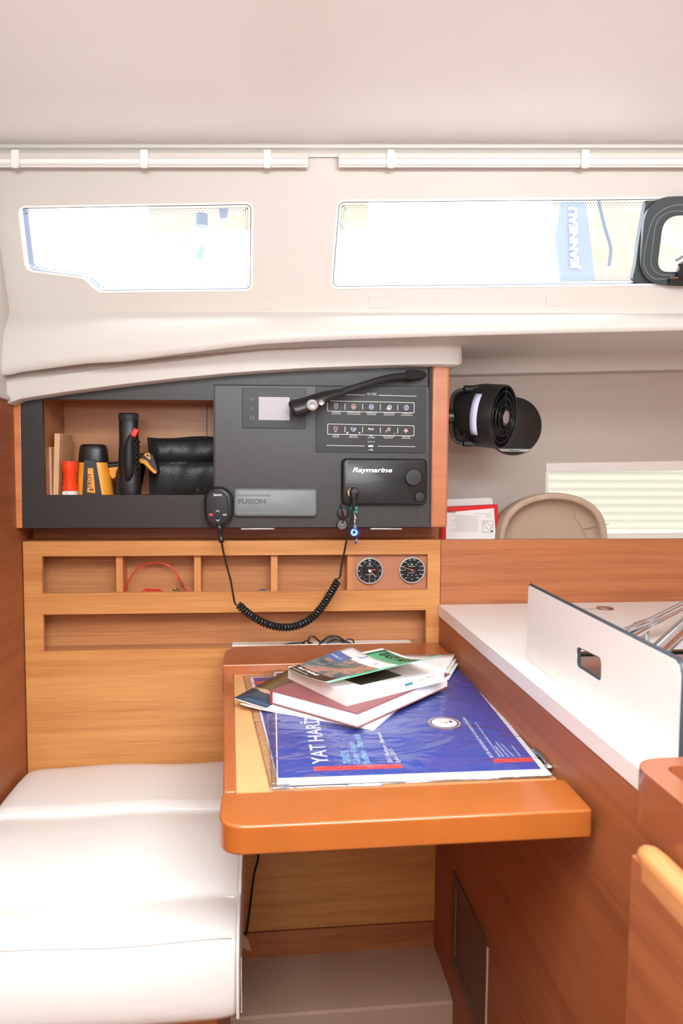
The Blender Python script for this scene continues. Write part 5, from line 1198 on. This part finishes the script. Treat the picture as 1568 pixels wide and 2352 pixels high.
for i_ in range(9):
    for j_ in range(2): pt.at(rm).text(('UYARI ACIL DURUMDA ILK YARDIM TALIMATLARI VE NOTLAR' if j_ else 'Do not remove the contents before reading this page')[:50-(i_*5 % 13)], 1.0*s4, 0, .0002, width=(66-(i_*7 % 17))*s4, align='l', x=-18*s4, y=(11-i_*4.4-j_*2.0)*s4)
pt.text('FIRST AID', 3*s4, 0, .0002, x=-42*s4, y=-29*s4, width=11*s4).text('MARINE FIRST AID KIT CONTENTS AND INSTRUCTIONS', 1.3*s4, 0, .0002, x=-28*s4, y=-33*s4, width=42*s4)
for i_ in range(16): pt.box((39+i_*1.2)*s4, (39+i_*1.2+(.5 if i_ % 3 else .9))*s4, -36*s4, -31*s4, 0, .0002)
fm = frame(sh(1120, 1209, Yr-.001), (1, 0, -.02), (0, 0, 1)); pt.at(fm)
pt.ring([(-13*s4, -14*s4), (13*s4, -14*s4), (13*s4, 13*s4), (-13*s4, 13*s4)], [(-12.2*s4, -13.2*s4), (12.2*s4, -13.2*s4), (12.2*s4, 12.2*s4), (-12.2*s4, 12.2*s4)], 0, .0002)
pt.stroke([(x*s4, y*s4) for x, y in ((-11, 9), (-4, 10), (3, 4), (9, -1), (6, -7), (0, -8), (-3, -3), (-7, 2))], .7*s4, 0, .0002, True).stroke([(-3*s4, -3*s4), (-7*s4, -6*s4)], .7*s4, 0, .0002).stroke([(9*s4, -1*s4), (11*s4, 6*s4)], .7*s4, 0, .0002)
pt.box(7*s4, 13*s4, -14*s4, -9*s4, 0, .0003)
pt.build('printed_text', 'grey', wpn_, smooth=False)
wb = tofloor([sh(1000, 1147, 1.86), sh(1133, 1142, 1.86), sh(1140, 1290, 1.86), sh(1000, 1290, 1.86)])
MB().prism(wb, (0, .03, 0)).build('white_box', 'whitep', label='white plastic box standing behind the red folder on the shelf', cat='box', bevel=.008, seg=3)
# linen basket lying on its side, opening towards the room
bs = thing('linen_basket', V((sh(1272, 1240).x, 1.80, zsf2)), 'beige linen basket tipped on its side on the shelf before the blind', 'basket')
cx_ = sh(1272, 1236, 1.76); rx, rz = 136*S(1.76), 105*S(1.76)
cen = V((cx_.x, 1.76, zsf2+.002))
def oval(k_, Y, kz=1, dx=0, n=40, wob=0):
    o_ = []
    for i_ in range(n+1):
        a = math.pi*i_/n; r1 = (math.sin(a))**.62 if math.sin(a) > 0 else 0
        w_ = 1+wob*math.sin(a*5+k_*9)
        o_.append(V((cen.x+dx-math.cos(a)*rx*k_*w_, Y, cen.z+.0+(sh(1272, 1132, 1.76).z-cen.z)*r1*kz*w_)))
    return o_
rows = [oval(1.0, 1.775, 1.0), oval(1.0, 1.762, 1.0), oval(.975, 1.757, .985), oval(.90, 1.758, .90), oval(.885, 1.764, .885)]
MB().loft(rows).build('padded_rim', 'linen', bs, sub=1, ang=180)
rows = [oval(.887, 1.764, .885), oval(.87, 1.778, .865, wob=.008), oval(.83, 1.793, .80, wob=.02), oval(.74, 1.803, .70, wob=.02), oval(.5, 1.806, .48, wob=.03), oval(.05, 1.806, .05)]
MB().loft(rows).build('inside', 'linenin', bs, sub=1, ang=180)
rows = [oval(1.0, 1.775, 1.0), oval(.99, 1.81, .97), oval(.95, 1.85, .9), oval(.9, 1.865, .85), oval(.1, 1.87, .1)]
MB().loft(rows).build('outside', 'linen', bs, sub=1, ang=180)
cz = cen.z; tpz = sh(1272, 1132, 1.76).z
MB().tube(spline([PY(1352, 1240, 1.775), PY(1335, 1208, 1.795), PY(1320, 1188, 1.80), PY(1323, 1165, 1.785), PY(1326, 1152, 1.775)], 6), .0011, 6).tube(spline([PY(1338, 1215, 1.798), PY(1362, 1209, 1.78), PY(1398, 1204, 1.755)], 6), .001, 6).build('seam', 'linenin', bs)
# ---- cabin fan on the side of the console
fn = thing('cabin_fan', PY(1110, 1035, 1.72), 'black yoke mounted cabin fan fixed to the right side of the console', 'fan')
fo_ = PY(1143, 957, 1.70); ax = V((.72, -.66, -.10)).normalized(); xf = V((0, 0, 1)).cross(ax).normalized()
mf = frame(fo_, xf, ax.cross(xf)); mf = Matrix((xf, ax.cross(xf), ax)).transposed().to_4x4(); mf.translation = fo_
Rf = .0775
prof = [(0, -.100), (.030, -.100), (.058, -.098), (.068, -.090), (.072, -.070), (Rf, -.040), (Rf, .010), (Rf-.001, .016), (Rf-.004, .016), (Rf-.005, .0), (Rf-.006, -.035), (.060, -.085), (.03, -.09)]
MB(mf).lathe(prof, 48).build('housing', 'blk', fn, ang=40)
cg = MB(mf)
for r_, z_ in ((.030, .017), (.046, .016), (.062, .014), (.0745, .014)): cg.tube([(r_*math.cos(t*math.pi/18), r_*math.sin(t*math.pi/18), z_) for t in range(36)], .0011, 6, True)
for t in range(5):
    a = 2*math.pi*t/5+.35; cg.tube([(.020*math.cos(a), .020*math.sin(a), .017), (.075*math.cos(a), .075*math.sin(a), .014)], .0011, 6)
cg.build('front_guard', 'blk', fn)
hub_ = MB(mf).lathe([(0, .008), (.021, .008), (.0225, .014), (.021, .020), (.016, .021), (0, .021)], 32).build('hub', 'blkg', fn)
MB(mf).lathe([(0, .0211), (.0155, .0211), (.015, .0222), (0, .0225)], 32).build('hub_badge', 'screen', hub_)
mot_ = MB(mf).lathe([(0, -.102), (.03, -.102), (.032, -.06), (.02, -.03), (.015, .008), (0, .008)], 28).build('motor', 'blk', fn)
for t in range(7):
    a = 2*math.pi*t/7; rows = []
    for r_ in (.018, .035, .052, .068):
        w_ = .008+.012*r_/.068; 
        rows.append([mf @ V((r_*math.cos(a-w_/r_*.6), r_*math.sin(a-w_/r_*.6), -.018)), mf @ V((r_*math.cos(a), r_*math.sin(a), -.010)), mf @ V((r_*math.cos(a+w_/r_*.6), r_*math.sin(a+w_/r_*.6), .002))])
    MB().loft(rows).build('blade', 'blkm', mot_, solid=.001, ang=180)
yk_ = spline([PY(1098, 891, 1.70), PY(1075, 897, 1.705), PY(1052, 900, 1.71), PY(1041, 912, 1.71), PY(1038, 935, 1.71), PY(1037, 957, 1.71), PY(1037, 985, 1.71), PY(1044, 1008, 1.71), PY(1058, 1016, 1.705), PY(1080, 1019, 1.70), PY(1098, 1020, 1.70)], 6)
MB().tube(yk_, .0048, 10, flat=1.6).build('yoke', 'blk', fn)
for x, y in ((1074, 893), (1072, 1019)): MB().tube([PY(x-8, y, 1.69), PY(x+10, y, 1.69)], .008, 12).build('pivot_knob', 'blk', fn)
sx_ = k(1031, 957).x
MB().tube([PY(1040, 957, 1.71), V((sx_+.0005, 1.715, PY(1040, 957, 1.71).z))], .018, 18).build('mount_disc', 'blk', fn)
MB().tube([PY(1046, 957, 1.71), PY(1060, 960, 1.715), PY(1075, 958, 1.725)], .010, 12).build('mount_arm', 'blk', fn)
MB().tube(spline([PY(1047, 985, 1.70), PY(1056, 1003, 1.70), PY(1066, 1000, 1.70), PY(1064, 985, 1.70)], 5), .0016, 6).build('wire', 'blkm', fn)
pa = [PY(1095, 919, 1.655), PY(1083, 933, 1.657), PY(1079, 957, 1.657), PY(1083, 994, 1.655)]
# paper label wrapped on the housing
rows = []
for t in range(9):
    a = math.radians(-38+t*9.5)
    def hp_(z_): 
        c_ = mf @ V((0, 0, z_)); return z_
    rr_ = Rf+.0012
    # direction on the housing facing the room
    d0 = V((-.66, -.72, 0)); 
    dl = V((d0.dot(xf), d0.dot(ax.cross(xf)), 0)).normalized(); pl_ = V((0, 0, 1)); pz_ = V((pl_.dot(xf), pl_.dot(ax.cross(xf)), 0)).normalized()
    q_ = dl*math.cos(a)+pz_*math.sin(a)
    rows.append([mf @ V((q_.x*rr_, q_.y*rr_, -.036)), mf @ V((q_.x*rr_, q_.y*rr_, -.018))])
MB().loft(rows).build('paper_label', 'lblue', fn, solid=.0003, ang=180)
# ---- round wall speaker
spk = thing('wall_speaker', PY(1178, 979, YH), 'round black loudspeaker on the grey hull side behind the fan', 'speaker')
s5 = S(YH); mS = FY(1178, 979, YH)
r_ = 68*s5
MB(mS).lathe([(0, 0), (r_, 0), (r_, .006), (r_*.96, .012), (r_*.7, .017), (0, .020)], 56).build('grille', 'blk', spk, ang=40)
y0_, y1_ = -60*s5, -53.5*s5
x0_, x1_ = math.sqrt(max(0, (r_*.985)**2-y0_**2)), math.sqrt((r_*.985)**2-y1_**2)
ss_ = MB(mS).ext([(-x1_, y1_), (x1_, y1_), (x0_, y0_), (-x0_, y0_)], .0125, .0155).build('silver_strip', 'silv', spk, bevel=.0003)
MB(mS).text('Pioneer', 3.8*s5, .0156, .0003, width=27*s5, bold=.02, slant=.2, y=-58.8*s5).build('lettering', 'blkm', ss_, smooth=False)
# ================================================================== OUTSIDE
# neighbouring sailboat with a blue sail cover seen through the long window
def oy(x, y, Y): return PY(x, y, Y)
M['gelw'] = plain('white_gelcoat', (245, 245, 245), .3); M['canv'] = plain('blue_canvas', (92, 97, 106), .8); M['rope'] = plain('grey_rigging', (60, 66, 74), .5)
nb = thing('neighbour_boat', oy(1200, 700, 5.0), 'white neighbouring sailboat seen through the cabin windows', 'boat')
MB().prism([oy(-300, 560, 6), oy(330, 548, 6), oy(410, 532, 6), oy(700, 528, 6), oy(1270, 528, 6), oy(1300, 560, 6), oy(1300, 900, 6), oy(-300, 900, 6)], (0, 1.5, 0)).build('deckhouse', 'gelw', nb, smooth=False)
MB().prism([oy(-100, 300, 5.6), oy(300, 300, 5.6), oy(338, 512, 5.6), oy(420, 700, 5.6), oy(-100, 700, 5.6)], (0, .3, 0)).build('mast_fairing', 'gelw', nb, smooth=False)
MB().prism([oy(860, 300, 5.5), oy(1262, 300, 5.5), oy(1278, 700, 5.5), oy(860, 700, 5.5)], (0, .3, 0)).build('transom', 'gelw', nb, smooth=False)
bn = thing('blue_banner', oy(1320, 640, 4.0), 'pale blue lettered canvas banner hanging outside the long window', 'banner')
cv_ = MB().prism([oy(1288, 462, 4.0), oy(1345, 462, 4.0), oy(1367, 645, 4.0), oy(1288, 645, 4.0), oy(1274, 545, 4.0)], (0, .03, 0)).build('canvas', 'canv', bn, smooth=False)
MB(frame(oy(1325, 548, 3.99), oy(1335, 470, 3.99)-oy(1340, 630, 3.99), (-1, 0, 0)) @ R(0, 'Z')).text('JEANNEAU', .045, 0, .002, width=.34, bold=.03).build('lettering', 'gelw', cv_, smooth=False)
MB().tube(spline([oy(1374, 460, 3.9), oy(1388, 520, 3.9), oy(1402, 570, 3.9), oy(1398, 612, 3.9)], 6), .010, 8).build('mooring_line', 'rope', label='thin grey line hanging outside beside the blue banner', cat='rope')
for (x0, y0, x1, y1, r_, w_) in ((775, 508, 898, 655, .0022, 'uppermost of the three diagonal rigging wires outside the long window'), (772, 550, 878, 660, .0022, 'middle one of the three diagonal rigging wires outside the long window'), (770, 575, 850, 660, .0012, 'lowest and thinnest of the three diagonal rigging wires outside the long window')):
    MB().tube([oy(x0-40, y0-40*(y1-y0)/(x1-x0), 3.5), oy(x1+30, y1+30*(y1-y0)/(x1-x0), 3.5)], r_, 6).build('rigging_wire', 'rope', label=w_, cat='wire', group='rigging wires outside the long window')
wn_ = thing('deck_winch', oy(462, 500, 5.4), 'pale blurred deck fittings seen through the left window', 'deck fitting')
MB().tube([oy(463, 520, 5.4), oy(463, 492, 5.4)], .045, 16).m(0).build('drum', 'rope', wn_)
MB().prism([oy(502, 478, 5.4), oy(524, 478, 5.4), oy(520, 500, 5.4), oy(505, 500, 5.4)], (0, .05, 0)).build('bracket', 'rope', wn_, smooth=False)
MB().tube([oy(428, 540, 5.4), oy(420, 568, 5.4)], .006, 6).build('lever', 'rope', wn_)
M['leaf'] = plain('green_cloth', (84, 100, 88), .8)
MB().prism([oy(448, 590, 5.4), oy(462, 562, 5.4), oy(470, 570, 5.4), oy(460, 598, 5.4)], (0, .02, 0)).build('cloth', 'leaf', wn_, smooth=False)
# ================================================================== LIGHT
w = bpy.data.worlds.new('sky'); sc.world = w; w.use_nodes = True
bg = w.node_tree.nodes['Background']; bg.inputs[0].default_value = (.93, .97, 1, 1); bg.inputs[1].default_value = 6.0
def area(name, loc, rot, sx, sy, p, c=(1, .97, .93), spread=180):
    l = bpy.data.lights.new(name, 'AREA'); l.shape = 'RECTANGLE'; l.size = sx; l.size_y = sy; l.energy = p; l.color = c; l.spread = math.radians(spread)
    o = bpy.data.objects.new(name, l); col.objects.link(o); o.location = loc; o.rotation_euler = rot; return o
area('hatch_light', ((HX0+HX1)/2, (HY0+HY1)/2, ZC+.05), (0, 0, 0), HX1-HX0, HY1-HY0, 34, (.88, .96, 1))
area('companionway_light', (.3, -2.1, 1.6), (math.radians(121), 0, 0), 1.8, .45, 48, (.88, .96, 1), 76)
area('added_ceiling_fill', (.3, -1.3, .95), (math.radians(180), 0, 0), 1.4, .5, 34, (.89, .96, 1))  # added fill light out of view, aimed up to brighten the ceiling; no fixture
sc.view_settings.view_transform = 'Standard'; sc.view_settings.look = 'None'; sc.view_settings.exposure = .34; sc.view_settings.gamma = 1
sc.view_settings.use_curve_mapping = False
sc.cycles.max_bounces = 10; sc.cycles.diffuse_bounces = 6; sc.cycles.transparent_max_bounces = 16
sc.cycles.use_denoising = True
